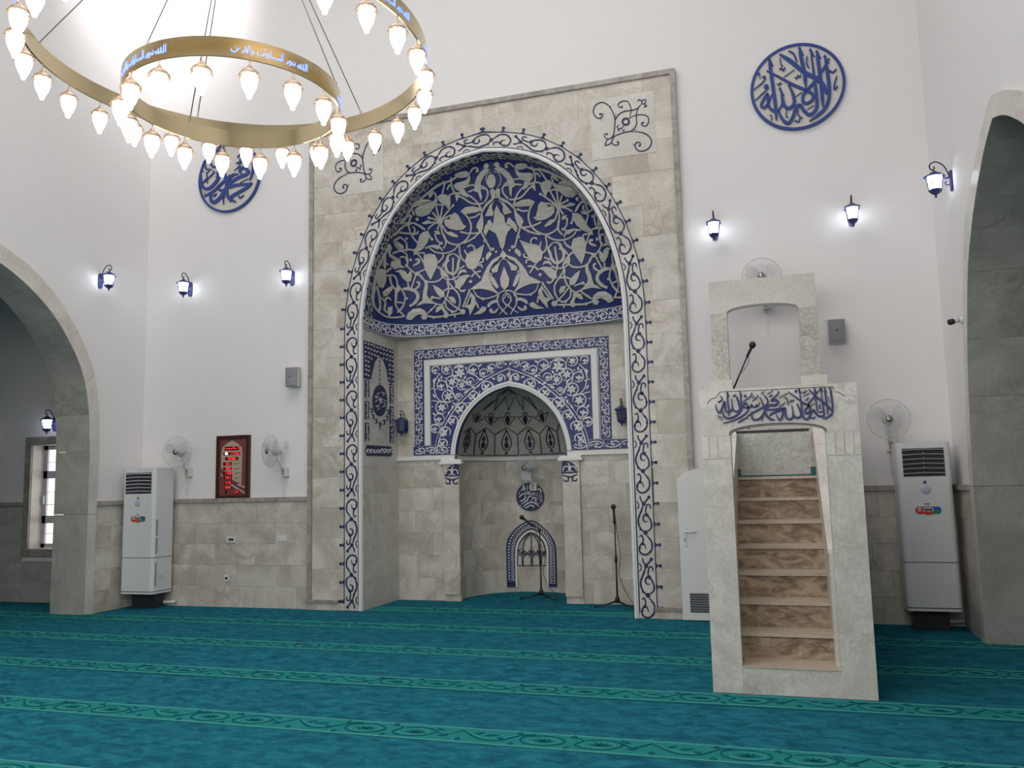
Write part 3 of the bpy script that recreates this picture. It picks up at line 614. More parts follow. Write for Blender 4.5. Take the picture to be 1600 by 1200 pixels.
BALL3 = [(1000, 893, 28), (1190, 850, 32), (860, 915, 14), (1100, 900, 12), (670, 420, 24), (1280, 510, 18), (1420, 705, 16), (550, 700, 14), (1510, 830, 18), (545, 325, 18), (1200, 615, 14), (845, 690, 18), (1070, 850, 16), (595, 780, 16), (1440, 45, 18), (830, 830, 14), (1530, 140, 20), (1570, 170, 14), (320, 310, 12)]
BALL1 = [(1455, 212, 32), (1390, 945, 22), (930, 840, 34), (560, 870, 22), (800, 800, 16), (840, 1045, 16), (1080, 660, 16), (1040, 570, 12), (1320, 1030, 12), (1380, 760, 10), (545, 1035, 14), (1450, 1060, 16), (1350, 270, 16), (665, 815, 20), (970, 400, 18), (830, 495, 16)]
cen = MB(); CL = []
half_parts = []
for g, mf in ((0, lambda f: f), (1, mirror_pt)):
    o = MB(); lf = MB(); A, B_ = mf(C1), mf(C3); D_ = mf(C4)
    h0, h1 = .002, .016
    for P_ in LEAF1: lf.poly(mid(P_), A, h0, h1+.003)
    for P_ in LEAF3: lf.poly(mid(P_), B_, h0, h1+.003)
    for P_ in STR1: o.stroke(P_, 19, A, h0, h1, taper=False, k=3)
    for P_ in STR3: o.stroke(P_, 18, B_, h0, h1, taper=False, k=3)
    for P_, w in STR3W: o.stroke(P_, w, B_, h0, h1+.002, taper=True, k=3)
    for x, y, r in BALL3: lf.blob((x, y), r, B_, h0, h1+.003, n=10)
    for x, y, r in BALL1: lf.blob((x, y), r, A, h0, h1+.003, n=10)
    o.stroke([(185, 215), (110, 255), (50, 330), (30, 400), (40, 500), (80, 590), (130, 640)], 18, D_, h0, h1, k=3, taper=False)
    lf.poly([(190, 240), (140, 300), (60, 370), (70, 410), (130, 400), (140, 340), (170, 270), (200, 255)], D_, h0, h1)
    lf.poly([(45, 430), (90, 470), (145, 570), (120, 590), (75, 540), (45, 480)], D_, h0, h1)
    o.stroke([(20, 400), (60, 430), (75, 425)], 14, D_, h0, h1, k=2)
    o.stroke([(210, 610), (150, 640), (125, 700), (150, 790), (240, 880)], 15, D_, h0, h1, k=3, taper=False)
    o.stroke([(215, 605), (250, 680), (290, 720), (215, 810), (150, 880)], 11, D_, h0, h1, k=2, taper=False)
    o.stroke([(215, 640), (185, 700), (235, 790)], 10, D_, h0, h1, k=2, taper=False)
    o.stroke([(-70, 560), (10, 520), (130, 660)], 6, D_, h0, h1, k=2)
    # outline loop of the top bud
    o.stroke([(60, 280), (10, 310), (0, 380), (30, 440), (62, 462)], 10, mf(C2), h0, h1, k=3, taper=False)
    tag(o.build('vine_tracery', M['arabesque'], mih, recalc=False), kind='stuff'); lf.build('leaf_relief', M['arabesque'], mih, recalc=True)
sp = MB()
sp.poly([(120, 655), (145, 700), (160, 735), (205, 780), (215, 850), (230, 880), (300, 905), (250, 960), (225, 1020), (215, 1100), (190, 1165), (165, 1140), (140, 1050), (110, 980), (30, 930), (80, 890), (90, 800), (95, 730)], C2, .002, .02)
sp.blob((60, 385), 50, C2, .002, .02, n=14, ry=82); sp.poly([(205, 335), (240, 420), (265, 480), (255, 560), (210, 605), (170, 560), (160, 480), (180, 420)], C4, .002, .02)
sp.poly([(190, 150), (160, 210), (200, 250), (240, 210)], C4, .002, .02); sp.poly([(78, 470), (45, 500), (60, 560), (80, 600), (105, 560), (108, 500)], C2, .002, .02)
sp.build('central_flower', M['arabesque'], mih)
# dense scroll bands -------------------------------------------------
def scrollband(o, f, L, w, h0, h1, sw=.11, u=None, a0=0, seed=1):
    rnd = random.Random(seed); u = u or w*1.25; n = max(1, round(L/u)); u = L/n
    for i in range(n):
        s0 = a0+i*u; g = 1 if i % 2 else -1
        q = lambda a, b: (s0+a*u, w/2+g*b*w)
        T = lambda P_, ww=sw: o.stroke([q(*p) for p in P_], ww*w, f, h0, h1, k=2)
        T([(0, -.02), (.12, .28), (.34, .40), (.62, .36), (.86, .12), (1, .02)])
        T([(.86, .12), (.80, -.22), (.56, -.36), (.34, -.20), (.36, .06), (.54, .12), (.60, -.06)])
        for (a, b, an, l, ww) in ((.52, -.06, 200, .26, .16), (.20, .10, 250, .34, .16), (.12, -.22, 80, .26, .15), (.94, .36, 160, .26, .15), (.92, -.34, 30, .22, .14), (.30, -.42, 10, .2, .12), (.70, .02, 110, .16, .1)):
            o.leaf(q(a, b), R(an+rnd.uniform(-15, 15)) * g, l*w, ww*w, f, h0, h1)
        for a, b in ((.08, .42), (.66, -.44), (.48, .22)): o.blob(q(a, b), .055*w, f, h0, h1, n=6)
    return o
# lower rim of the dome
class Plan:
    def __init__(s, z, inset, fn, n=160):
        P = [fn(j/n, z) for j in range(n+1)]; s.P = P; s.d = [0]
        for a, b in zip(P, P[1:]): s.d.append(s.d[-1]+math.hypot(b[0]-a[0], b[1]-a[1]))
        s.L = s.d[-1]; s.z = z
    def f(s, a, b, h):
        import bisect
        i = min(max(bisect.bisect_right(s.d, a)-1, 0), len(s.d)-2); u = (a-s.d[i])/((s.d[i+1]-s.d[i]) or 1)
        (x0, y0), (x1, y1) = s.P[i], s.P[i+1]; dx, dy = x1-x0, y1-y0; d = math.hypot(dx, dy) or 1
        return Vector((x0+dx*u+dy/d*h, y0+dy*u-dx/d*h, s.z+b))
PR = Plan(3.56, 0, domeXY)
def band(f, L, b0, b1, h0, h1, n=80):
    o = MB(); P = [(L*j/n, b0) for j in range(n+1)]; Q = [(L*j/n, b1) for j in range(n+1)]; vs = []
    for (a, _), (c_, __) in zip(P, Q): vs += [f(a, b0, h1), f(a, b1, h1), f(a, b0, h0), f(a, b1, h0)]
    fs = []
    for i in range(n): a = 4*i; fs += [(a, a+1, a+5, a+4), (a, a+4, a+6, a+2), (a+1, a+3, a+7, a+5), (a+2, a+6, a+7, a+3)]
    return o.add(vs, fs)
band(PR.f, PR.L, -.012, .155, .0, .010).build('rim_band', M['blue'], mih)
rb = scrollband(MB(), lambda a, b, h: PR.f(a, b+.008, h), PR.L, .135, .010, .015, sw=.10, u=.17)
for b_ in (-.004, .150): rb.stroke([(PR.L*j/80, b_) for j in range(81)], .010, PR.f, .010, .015, taper=False, k=1)
tag(rb.build('rim_scrollwork', M['carved'], mih, recalc=False), kind='stuff')
# dark patterned ribbon on the arch reveal
rv = Path([(a, z) for a, z in OPEN if z > 3.6] if 0 else OPEN, XC, 0)
s0 = next(d for d, p in zip(rv.d, rv.P) if p[1] > 3.60); LV = rv.L-2*s0
fv = lambda a, b, h: rv.soff(a+s0, b+.03, h+.003)
rr = scrollband(MB(), fv, LV, .20, .004, .010, sw=.09, u=.19, seed=5)
tag(rr.build('reveal_scrollwork', M['stone_grey'], mih, recalc=False), kind='stuff')
fr_ = lambda a, b, h: rv.soff(a, b, h)
# back-wall panels ----------------------------------------------------
fb = wallY(YB)
def rect(o, f, x0, z0, x1, z1, h0, h1): return o.poly([(x0, z0), (x1, z0), (x1, z1), (x0, z1)], f, h0, h1)
BX0, BX1, BZ0, BZ1, BW = XB-1.365, XB+1.365, 2.065, 3.385, .135
bo = MB(); rect(bo, fb, BX0, BZ0, BX0+BW, BZ1, 0, .014); rect(bo, fb, BX1-BW, BZ0, BX1, BZ1, 0, .014); rect(bo, fb, BX0+BW, BZ1-BW, BX1-BW, BZ1, 0, .014)
bo.build('panel_border', M['blue'], mih)
sc = MB(); g_ = .010
scrollband(sc, lambda a, b, h: fb(BX0+b+g_, BZ0+a+.01, h), BZ1-BZ0-BW, BW-2*g_, .014, .019, sw=.09, u=.15, seed=2)
scrollband(sc, lambda a, b, h: fb(BX1-b-g_, BZ0+a+.01, h), BZ1-BZ0-BW, BW-2*g_, .014, .019, sw=.09, u=.15, seed=2)
scrollband(sc, lambda a, b, h: fb(BX0+a+.01, BZ1-b-g_, h), BX1-BX0-.02, BW-2*g_, .014, .019, sw=.09, u=.15, seed=3)
tag(sc.build('panel_border_scrollwork', M['carved'], mih, recalc=False), kind='stuff')
# plain bead between the border and the spandrel field
IX0, IX1, IZ1 = XB-1.13, XB+1.17, 3.145
IX0, IX1 = XB-1.12, XB+1.12
bd = MB()
for x0, x1, z0, z1 in ((BX0+BW+.02, IX0-.012, BZ0, IZ1+.013), (IX1+.012, BX1-BW-.02, BZ0, IZ1+.013), (BX0+BW+.02, BX1-BW-.02, IZ1+.014, IZ1+.085)): bd.box((x0, YB-.022, z0), (x1, YB, z1))
bd.build('panel_bead', M['moulding'], mih)
# spandrel field: everything above the niche arch, inside the rectangle
QN = np.linspace(PN.L*.5-PN.L*.5+1.93, PN.L-1.93, 61)
arc = [PN.pt(q, .06) for q in QN]
foot = 1.945
field = [(IX0, BZ0), (IX0, IZ1), (IX1, IZ1), (IX1, BZ0)]
aL0 = None
sf = MB()
aL = [p for p in arc if p[0] < XB]; aR = [p for p in arc if p[0] > XB]
sf.poly([(IX0, BZ0+.0), (IX0, IZ1), (XB, IZ1)]+aL[::-1]+[(aL[0][0], BZ0)], fb, 0, .014)
sf.poly([(IX1, BZ0+.0), (IX1, IZ1), (XB, IZ1)]+aR+[(aR[-1][0], BZ0)], fb, 0, .014)
for sg, aa in ((-1, aL[::-1]), (1, aR)):
    xe = XA if sg < 0 else XD
    bk = [(xe, 0), (xe, 3.6), (XB, 3.6)]+[(XB+(x-XB)*.985, z-.03) for x, z in aa]+[(XB+sg*.82, 0)]
    MB().poly(bk, fb, -.06, -.012).build('backing_wall', M['stone'], mih)
BB0, BB1 = 1.935, 2.055
rect(sf, fb, BX0-.02, BB0, XB-.84, BB1, 0, .013); rect(sf, fb, XB+.84, BB0, XD-.03, BB1, 0, .013)
sf.build('spandrel_field', M['blue'], mih)
C5 = crop(640, 530, 8.889, planeY(YB)); C6 = crop(700, 590, 8.0, planeY(YB))
mB = lambda f: (lambda a, b, h: (lambda v: Vector((2*XB-v.x, v.y, v.z)))(f(a, b, h)))
CIR = [(520, 420, 66, 0), (705, 470, 105, 1), (597, 592, 80, 0), (900, 422, 70, 2), (1037, 470, 56, 2), (1150, 405, 55, 2), (455, 642, 66, 2), (545, 795, 84, 0), (850, 590, 52, 2), (455, 950, 84, 0), (420, 1105, 68, 2), (1265, 350, 50, 3), (370, 430, 50, 2), (730, 640, 66, 1), (365, 1240, 60, 2), (470, 1300, 40, 3), (690, 800, 45, 3)]
ARC5 = [(1085, 660, 72), (897, 790, 64), (725, 962, 78), (612, 1130, 62), (505, 1290, 70), (470, 1450, 62), (1280, 545, 52)]
C5L = [(1385, 405), (1200, 490), (1000, 610), (800, 800), (620, 1000), (500, 1200), (420, 1400), (380, 1600)]
sv = MB()
for mf in (lambda f: f, mB):
    f = mf(C5); h0, h1 = .014, .020
    for x, y, r, t in CIR:
        n_ = 12; sv.stroke([(x+r*math.cos(R(40+30*i))*(1-.0*i), y+r*math.sin(R(40+30*i))) for i in range(12)], 13, f, h0, h1, k=2)
        if t in (0, 1):
            for a in range(6): sv.leaf((x, y), R(60*a+15), r*.78, r*.36, f, h0, h1)
        elif t == 2:
            for an, l in ((200, .9), (260, .8), (320, .8), (80, .5)): sv.leaf((x-r*.1, y+r*.35), R(an), r*l, r*.38, f, h0, h1)
        else: sv.stroke([(x-r*.4, y+r*.5), (x-r*.4, y-r*.2), (x, y-r*.5), (x+r*.3, y-r*.1), (x, y+r*.2)], 16, f, h0, h1, k=2)
    for x, y, r in ARC5:
        sv.stroke([(x+r*math.cos(R(100+30*i)), y+r*math.sin(R(100+30*i))) for i in range(11)], 15, f, h0, h1, k=2)
        for an, l in ((150, .9), (225, .95), (300, 1.0), (60, .6)): sv.leaf((x-5, y+r*.2), R(an), r*l, r*.42, f, h0, h1)
    sv.stroke(C5L, 12, f, h0, h1, taper=False, k=3); sv.stroke([(x-32, y-22) for x, y in C5L[1:]], 7, f, h0, h1, taper=False, k=3)
    for P_ in ([(590, 440), (640, 400), (760, 380), (820, 460), (900, 500), (960, 540), (930, 580)], [(345, 560), (350, 700), (400, 830), (500, 880), (620, 850)], [(520, 600), (540, 700), (620, 780), (640, 840)], [(690, 620), (760, 700), (860, 690)], [(310, 850), (420, 870), (520, 880)], [(440, 470), (370, 560), (340, 680)], [(1160, 600), (1160, 690), (1080, 720), (980, 800)], [(980, 720), (960, 800), (860, 880), (760, 890)], [(800, 930), (770, 1030), (680, 1080)], [(320, 1180), (400, 1200), (480, 1170)]):
        sv.stroke(P_, 12, f, h0, h1, k=3)
    for (x, y, an, l) in ((450, 560, 270, 60), (620, 500, 20, 60), (760, 560, 300, 60), (610, 720, 240, 80), (330, 600, 300, 70), (330, 760, 60, 70), (960, 380, 330, 60), (960, 560, 350, 60), (700, 400, 340, 70), (600, 920, 80, 60), (330, 1020, 50, 60), (560, 1000, 110, 60), (1080, 380, 20, 60), (860, 660, 20, 70), (760, 750, 330, 70), (420, 540, 100, 60), (345, 340, 30, 50), (980, 640, 150, 60), (1380, 470, 90, 60), (1330, 330, 60, 40), (1200, 560, 200, 60), (640, 900, 200, 40), (560, 1080, 70, 50), (390, 1000, 60, 50)):
        sv.leaf((x, y), R(an), l, 26, f, h0, h1)
    for x, y in ((320, 690), (370, 700), (600, 490), (660, 560), (860, 610), (580, 985), (325, 940), (500, 545), (800, 400), (690, 560), (870, 470), (1010, 570), (760, 600), (420, 490)): sv.blob((x, y), 11, f, h0, h1, n=6)
tag(sv.build('spandrel_scrollwork', M['carved'], mih, recalc=False), kind='stuff')
bb = MB()
for x0, x1 in ((BX0, XB-.86), (XB+.86, XD-.05)): scrollband(bb, lambda a, b, h, x0=x0: fb(x0+a, BB0+.01+b, h), x1-x0, BB1-BB0-.02, .013, .018, sw=.13, u=.19, seed=8)
tag(bb.build('lower_band_scrollwork', M['carved'], mih, recalc=False), kind='stuff')
# archivolt
av = MB(); s1 = 1.93; LA = PN.L-2*s1
for t0, t1, h in ((0, .062, .02), (.03, .055, .032)): av.v, av.f, av.sm = (lambda o: (av.v+o.v, av.f+[tuple(i+len(av.v) for i in q) for q in o.f], av.sm+o.sm))(band(lambda a, b, h_: PN.f(a+s1, b, h_), LA, t0, t1, -.02, h, 60))
av.build('niche_archivolt', M['moulding'], mih)
# niche shell ---------------------------------------------------------
ND = [(0, 1.08), (1.9, 1.08), (2.1, 1.05), (2.3, .97), (2.5, .82), (2.65, .62), (2.75, .40), (2.815, .12)]
NH = smooth(NI, 6)
def nicheXY(a, z):
    h_ = interp(NH, z); D = interp([(b_, a_) for a_, b_ in ND], z); n_ = 2.4; t = math.pi*a; c_, s_ = math.cos(t), math.sin(t)
    return XB-h_*math.copysign(abs(c_)**(2/n_), c_), YB+D*abs(s_)**(2/n_)
def nicheG(p):
    z = min(max(p.z, 0), 2.8149); h_ = max(interp(NH, z), 1e-3); D = interp([(b_, a_) for a_, b_ in ND], z)
    return (abs(p.x-XB)/h_)**2.4+(max(p.y-YB, 0)/D)**2.4-1+(10*(p.z-2.8149) if p.z > 2.8149 else 0)
fn = surf(nicheG, YB+.02, YB+1.06)
PNi = Plan(0, 0, nicheXY)
tiles(mih, lambda a, b, h: PNi.f(a, b, h), .0, PNi.L, 0, 1.9, .45, .30, M['stone'], h0=-.02, h1=-.003, sub=8)
zl = [1.9+.05*i for i in range(1, 16)]; zl = [1.9]+zl+[2.69, 2.73, 2.77, 2.795, 2.81, 2.8145]; NB = 48; vs = []
for z in zl:
    for j in range(NB+1): x, y = nicheXY(j/NB, z); vs.append((x, y, z))
MB().add(vs, [(i*(NB+1)+j, i*(NB+1)+j+1, (i+1)*(NB+1)+j+1, (i+1)*(NB+1)+j) for i in range(len(zl)-1) for j in range(NB)], True).build('niche_dome', M['stone_grey'], mih, recalc=False)
band(lambda a, b, h: PNi.f(a, b, h), PNi.L, 0, 1.9, -.06, -.012).build('niche_backing', M['stone'], mih)
band(lambda a, b, h: PNi.f(a, b, h), PNi.L, 1.855, 1.905, -.02, .03).build('niche_ledge', M['moulding'], mih)
for a, b in ((XA, XB-.78), (XB+.78, XD)): MB().box((a, YB-.035, 1.865), (b, YB, 1.92)).build('wall_ledge', M['moulding'], mih)
# pilasters with scrolled tops
CP = crop(640, 680, 5.0, planeY(YB-.04))
for sg in (-1, 1):
    xa, xb = XB+sg*.935, XB+sg*.715
    MB().box((xa, YB-.045, .09), (xb, YB+.02, 1.80)).build('pilaster', M['stone'], mih)
    MB().box((xa, YB-.02, 0), (xb, YB+.04, .09)).build('pilaster_foot', M['stone'], mih)
    MB().box((XB+sg*.985, YB-.075, 1.80), (XB+sg*.665, YB+.03, 1.835)).box((XB+sg*.965, YB-.06, 1.835), (XB+sg*.68, YB+.03, 1.865)).build('capital', M['moulding'], mih)
    f = CP if sg < 0 else mB(CP); o = MB(); h0, h1 = .006, .011
    o.poly([(275, 322), (278, 290), (300, 255), (330, 235), (365, 225), (385, 232), (392, 322)], f, .005, .009); 
    o.build('pilaster_ornament', M['ink'], mih)
    o = MB()
    for P_ in ([(285, 310), (290, 280), (320, 270), (330, 300), (305, 312)], [(378, 310), (375, 275), (345, 270), (335, 300), (360, 312)], [(332, 310), (332, 265), (345, 240)]): o.stroke(P_, 8, f, .009, .013, k=2)
    o.build('pilaster_ornament', M['carved'], mih)
    o = MB()
    for P_ in ([(278, 335), (310, 345), (315, 375), (290, 378), (285, 362)], [(388, 335), (350, 345), (345, 375), (372, 378), (378, 362)], [(320, 345), (320, 392)], [(280, 330), (330, 350), (388, 330)]): o.stroke(P_, 11, f, .005, .010, k=2)
    o.build('pilaster_ornament', M['ink'], mih)
# line work inside the niche dome
N6 = crop(700, 590, 8.0, fn); o = MB(); h0, h1 = .002, .007
ribs = [[(880, 960), (868, 710), (735, 625), (585, 712), (580, 960)], [(585, 712), (475, 625), (345, 715), (318, 965)], [(868, 710), (995, 612), (1145, 705), (1170, 950)], [(345, 715), (280, 620), (195, 690)], [(1145, 705), (1235, 598), (1365, 680), (1405, 940)], [(1365, 680), (1390, 580)],
    [(140, 968), (560, 970), (900, 968), (1240, 952), (1480, 940)], [(575, 410), (720, 235)], [(755, 410), (715, 240)], [(755, 410), (825, 240)], [(945, 405), (845, 240)], [(945, 405), (935, 230)], [(575, 410), (630, 225)], [(430, 410), (620, 260)], [(1120, 405), (950, 240)], [(430, 410), (560, 290)], [(1120, 405), (1000, 240)]]
for i_, P_ in enumerate(ribs): o.stroke(P_, 9 if i_ < 7 else 6, N6, h0, h1, taper=False, k=1)
for cx, cy, s_, rot in ((535, 510, 1, .1), (745, 510, 1.05, 0), (965, 505, 1.05, -.05), (1170, 480, 1, -.35), (365, 500, .75, .5)):
    T = lambda P_: [(cx+s_*(x*math.cos(rot)-y*math.sin(rot)), cy+s_*(x*math.sin(rot)+y*math.cos(rot))) for x, y in P_]
    o.stroke(T([(-15, 90), (-45, 40), (-95, -20), (-35, -15), (-25, -60), (0, -70), (25, -60), (35, -15), (95, -20), (45, 40), (15, 90)]), 9, N6, h0, h1, k=1)
    o.poly(T([(0, -45), (22, -10), (30, 10), (18, 50), (0, 85), (-18, 50), (-30, 10), (-22, -10)]), N6, h0, h1)
for cx, ty, by, s_ in ((440, 655, 960, .9), (730, 660, 960, 1), (1020, 650, 950, 1), (1280, 630, 930, .85), (235, 650, 940, .6)):
    sk = 60 if cx < 400 else (35 if cx < 700 else (0 if cx < 900 else (-35 if cx < 1100 else -40)))
    mx_ = lambda x, y: (cx+s_*x+sk*(.5-(y-ty)/(by-ty))*.9, y)
    hh = by-ty
    o.stroke([mx_(0, ty), mx_(-30, ty+.2*hh), mx_(-62, ty+.5*hh), mx_(-35, ty+.78*hh), mx_(0, ty+.84*hh), mx_(35, ty+.78*hh), mx_(62, ty+.5*hh), mx_(30, ty+.2*hh), mx_(0, ty)], 11, N6, h0, h1, taper=False, k=2)
    o.poly([mx_(0, ty+.2*hh), mx_(14, ty+.35*hh), mx_(8, ty+.5*hh), mx_(30, ty+.6*hh), mx_(12, ty+.75*hh), mx_(-12, ty+.75*hh), mx_(-30, ty+.6*hh), mx_(-8, ty+.5*hh), mx_(-14, ty+.35*hh)], N6, h0, h1)
    o.blob(mx_(0, ty+10), 17, N6, h0, h1, n=6); o.poly([mx_(0, by-40), mx_(26, by-5), mx_(-26, by-5)], N6, h0, h1)
    o.stroke([mx_(-30, ty+.45*hh), mx_(-12, ty+.3*hh)], 8, N6, h0, h1, k=1); o.stroke([mx_(30, ty+.45*hh), mx_(12, ty+.3*hh)], 8, N6, h0, h1, k=1)
for i in range(9): o.stroke([(600+i*40, 225+8*math.sin(i*2)), (700+i*12, 160), (760, 130)], 4, N6, h0, h1, k=2)
tag(o.build('niche_linework', M['inkdark'], mih, recalc=False), label='black line pattern of palmettes in the niche dome')
band(lambda a, b, h: PN.soff(a+s1, b, h), LA, .0, .07, 0, .006, 60).build('niche_reveal_ribbon', M['blue'], mih)
# small arch panel, round plaque on the niche wall
S8 = crop(780, 740, 6.667, fn)
ar = [(80, 1180), (75, 900), (75, 740), (100, 660), (150, 590), (220, 530), (290, 495), (330, 483), (380, 500), (450, 550), (520, 620), (570, 700), (592, 780), (600, 950), (605, 1178)]
ai = [(175, 1178), (165, 950), (165, 800), (180, 720), (220, 650), (280, 600), (340, 580), (400, 605), (460, 650), (500, 710), (520, 790), (522, 950), (528, 1176)]
def resamp(P, n):
    P = smooth(P, 4); d = [0]
    for a, b in zip(P, P[1:]): d.append(d[-1]+math.hypot(b[0]-a[0], b[1]-a[1]))
    return [(interp(list(zip([p[0] for p in P], d)), d[-1]*i/(n-1)), interp(list(zip([p[1] for p in P], d)), d[-1]*i/(n-1))) for i in range(n)]
A_, B_ = resamp(ar, 52), resamp(ai, 52)
def strip(o, A_, B_, f, h0, h1):
    n = len(A_); B2 = [B_[round(i*(len(B_)-1)/(n-1))] for i in range(n)]
    vs = []
    for a, b in zip(A_, B2): vs += [f(*a, h1), f(*b, h1), f(*a, h0), f(*b, h0)]
    fs = []
    for i in range(n-1): a = 4*i; fs += [(a, a+1, a+5, a+4), (a, a+4, a+6, a+2), (a+1, a+3, a+7, a+5)]
    return o.add(vs, fs)
strip(MB(), A_, B_, S8, 0, .012).build('small_arch_band', M['ink'], mih)
lt = MB(); rnd = random.Random(11)
for i in range(2, len(A_)-2):
    a = A_[i]; b = B_[round(i*(len(B_)-1)/(len(A_)-1))]
    L2 = lambda t, d=0: (a[0]+(b[0]-a[0])*t+d*(A_[i+1][0]-a[0]), a[1]+(b[1]-a[1])*t+d*(A_[i+1][1]-a[1]))
    lt.stroke([L2(.25), L2(.8, .1)], 7, S8, .012, .017, k=1); lt.stroke([L2(.75, .1), L2(.85, .5), L2(.6, .7), L2(.5, .4)], 7, S8, .012, .017, k=2)
    lt.stroke([L2(.3, .5), L2(.2, .8), L2(.4, .9)], 7, S8, .012, .017, k=2)
    lt.blob(L2(.2, .4), 5, S8, .012, .017, n=5)
tag(lt.build('small_arch_lettering', M['carved'], mih, recalc=False), kind='stuff')
o = MB(); o.stroke([(182, 1178), (175, 950), (176, 810), (192, 730), (232, 665), (285, 615), (340, 597), (395, 618), (450, 662), (488, 720), (508, 795), (510, 950), (514, 1176)], 20, S8, 0, .022, taper=False, k=3); o.build('small_arch_moulding', M['moulding'], mih)
o = MB()
for P_ in ([(190, 960), (500, 955)], [(190, 955), (190, 870), (215, 840), (238, 870), (240, 955)], [(250, 955), (250, 870), (290, 835), (330, 870), (332, 955)], [(345, 955), (345, 870), (385, 835), (420, 865), (420, 955)], [(440, 955), (440, 865), (470, 840), (492, 865), (495, 955)],
        [(200, 840), (195, 760), (240, 680), (325, 615)], [(245, 780), (260, 700), (325, 620)], [(335, 780), (333, 620)], [(415, 780), (400, 700), (345, 620)], [(480, 790), (450, 700), (350, 620)], [(200, 800), (245, 780), (290, 830), (335, 780), (380, 830), (415, 785), (455, 830), (490, 790)], [(200, 800), (240, 850), (290, 825), (335, 850), (380, 830), (420, 850), (460, 825)]):
    o.stroke(P_, 8, S8, .002, .008, taper=False, k=2)
for x in (245, 335, 415, 480): o.blob((x, 818), 20, S8, .002, .007, n=6)
o.build('small_arch_linework', M['inkdark'], mih)
o = MB(); cx, cy = 322, 240
o.disc((cx, cy), 146, 148, S8, 0, .010); o.build('round_plaque', M['ink'], mih)
o = MB()
for P_ in ([(205, 250), (240, 215), (290, 205), (330, 180)], [(215, 290), (260, 270), (280, 225)], [(230, 320), (290, 280), (310, 240), (350, 235)], [(250, 350), (300, 310), (360, 300), (420, 340)], [(270, 365), (330, 330), (370, 350)], [(225, 180), (250, 160), (255, 120), (270, 190)], [(290, 115), (295, 190)], [(320, 110), (330, 165), (370, 160), (400, 130)], [(350, 120), (380, 120)], [(375, 180), (420, 160), (445, 200)],
        [(400, 190), (405, 270)], [(425, 200), (430, 290)], [(445, 220), (445, 300)], [(300, 215), (350, 210), (385, 200)], [(340, 260), (380, 250), (385, 300)], [(320, 290), (350, 270)], [(200, 220), (215, 190)], [(215, 330), (240, 345)], [(360, 225), (395, 225)], [(390, 310), (420, 305)], [(270, 150), (310, 150)], [(260, 250), (300, 300)]):
    o.stroke(P_, 12, S8, .010, .015, k=3)
o.build('round_plaque_lettering', M['carved'], mih)
# panel on the left cheek of the recess
C7 = crop(560, 520, 6.0, planeX(XA, 1)); o = MB(); h0, h1 = .002, .010
o.poly([(47, 70), (325, 165), (328, 495), (282, 490), (262, 350), (235, 270), (195, 205), (150, 270), (130, 350), (112, 435), (47, 425)], C7, h0, h1)
for y0, y1 in ((440, 610), (640, 810), (842, 1010)): o.poly([(58, y0), (96, y0+4), (96, y1), (58, y1)], C7, h0, h1)
for y0, y1 in ((500, 660), (685, 845), (875, 1030)): o.poly([(290, y0), (325, y0+8), (325, y1), (290, y1)], C7, h0, h1)
o.poly([(58, 1105), (75, 1052), (300, 1066), (322, 1112), (300, 1158), (75, 1152)], C7, h0, h1)
o.blob((196, 636), 66, C7, h0, h1+.004, n=24, ry=145)
for y in range(215, 470, 42): o.stroke([(195, y), (197, y+24)], 8, C7, h0, h1, k=1)
for x, y in ((118, 730), (130, 785), (160, 830), (197, 860), (233, 840), (262, 800), (272, 745)): o.stroke([(x-9, y-14), (x, y-22), (x+9, y-12), (x+5, y+18), (x-8, y+16)], 8, C7, h0, h1, k=2)
o.stroke([(197, 860), (197, 915)], 8, C7, h0, h1, k=1)
o.build('cheek_panel', M['ink'], mih)
o = MB(); rnd = random.Random(4)
def squig(o, f, x, y, s_, h0, h1, w=6):
    a = rnd.uniform(0, 6.3); P_ = [(x+s_*.5*math.cos(a+t)*(1-t/9), y+s_*.5*math.sin(a+t)*(1-t/9)) for t in [0, 1.1, 2.2, 3.3, 4.4, 5.2]]; o.stroke(P_, w, f, h0, h1, k=2)
for iy in range(9):
    for ix in range(10):
        x, y = 62+ix*28, 95+iy*42+ix*10
        inside = (x < 118 and y < 420) or (x > 275 and y < 480) or (y < 250+0*abs(x-195) and y < 210+.9*abs(x-195)+(0)) 
        if inside and y > 82+(x-47)*.34 and x < 322: squig(o, C7, x, y, 20, h1, h1+.004)
for y0, y1, x in ((450, 605, 77), (650, 805, 77), (850, 1005, 77), (515, 655, 308), (700, 840, 308), (890, 1025, 308)):
    y = y0+10
    while y < y1: squig(o, C7, x, y, 20, h1, h1+.004); y += 24
for x in range(85, 310, 32): squig(o, C7, x, 1106, 44, h1, h1+.004, 9); o.leaf((x, 1106), R(rnd.uniform(0, 360)), 26, 13, C7, h1, h1+.004)
for i in range(26): a = rnd.uniform(0, 6.28); r = rnd.uniform(0, .82); x, y = 196+56*r*math.cos(a), 636+125*r*math.sin(a); o.stroke([(x-12, y+rnd.uniform(-14, 14)), (x, y), (x+12, y+rnd.uniform(-20, 6))], 6, C7, h1+.004, h1+.008, k=2)
tag(o.build('cheek_panel_scrollwork', M['carved'], mih, recalc=False), kind='stuff')
def rebase(root, loc):                             # move the root to the thing's base, leaving its parts where they stand
    root.location = loc; inv = Matrix.Translation(loc).inverted()
    for ch in KIDS.get(root.name, []): ch.matrix_parent_inverse = inv
rebase(mih, (XC, 0, 0))
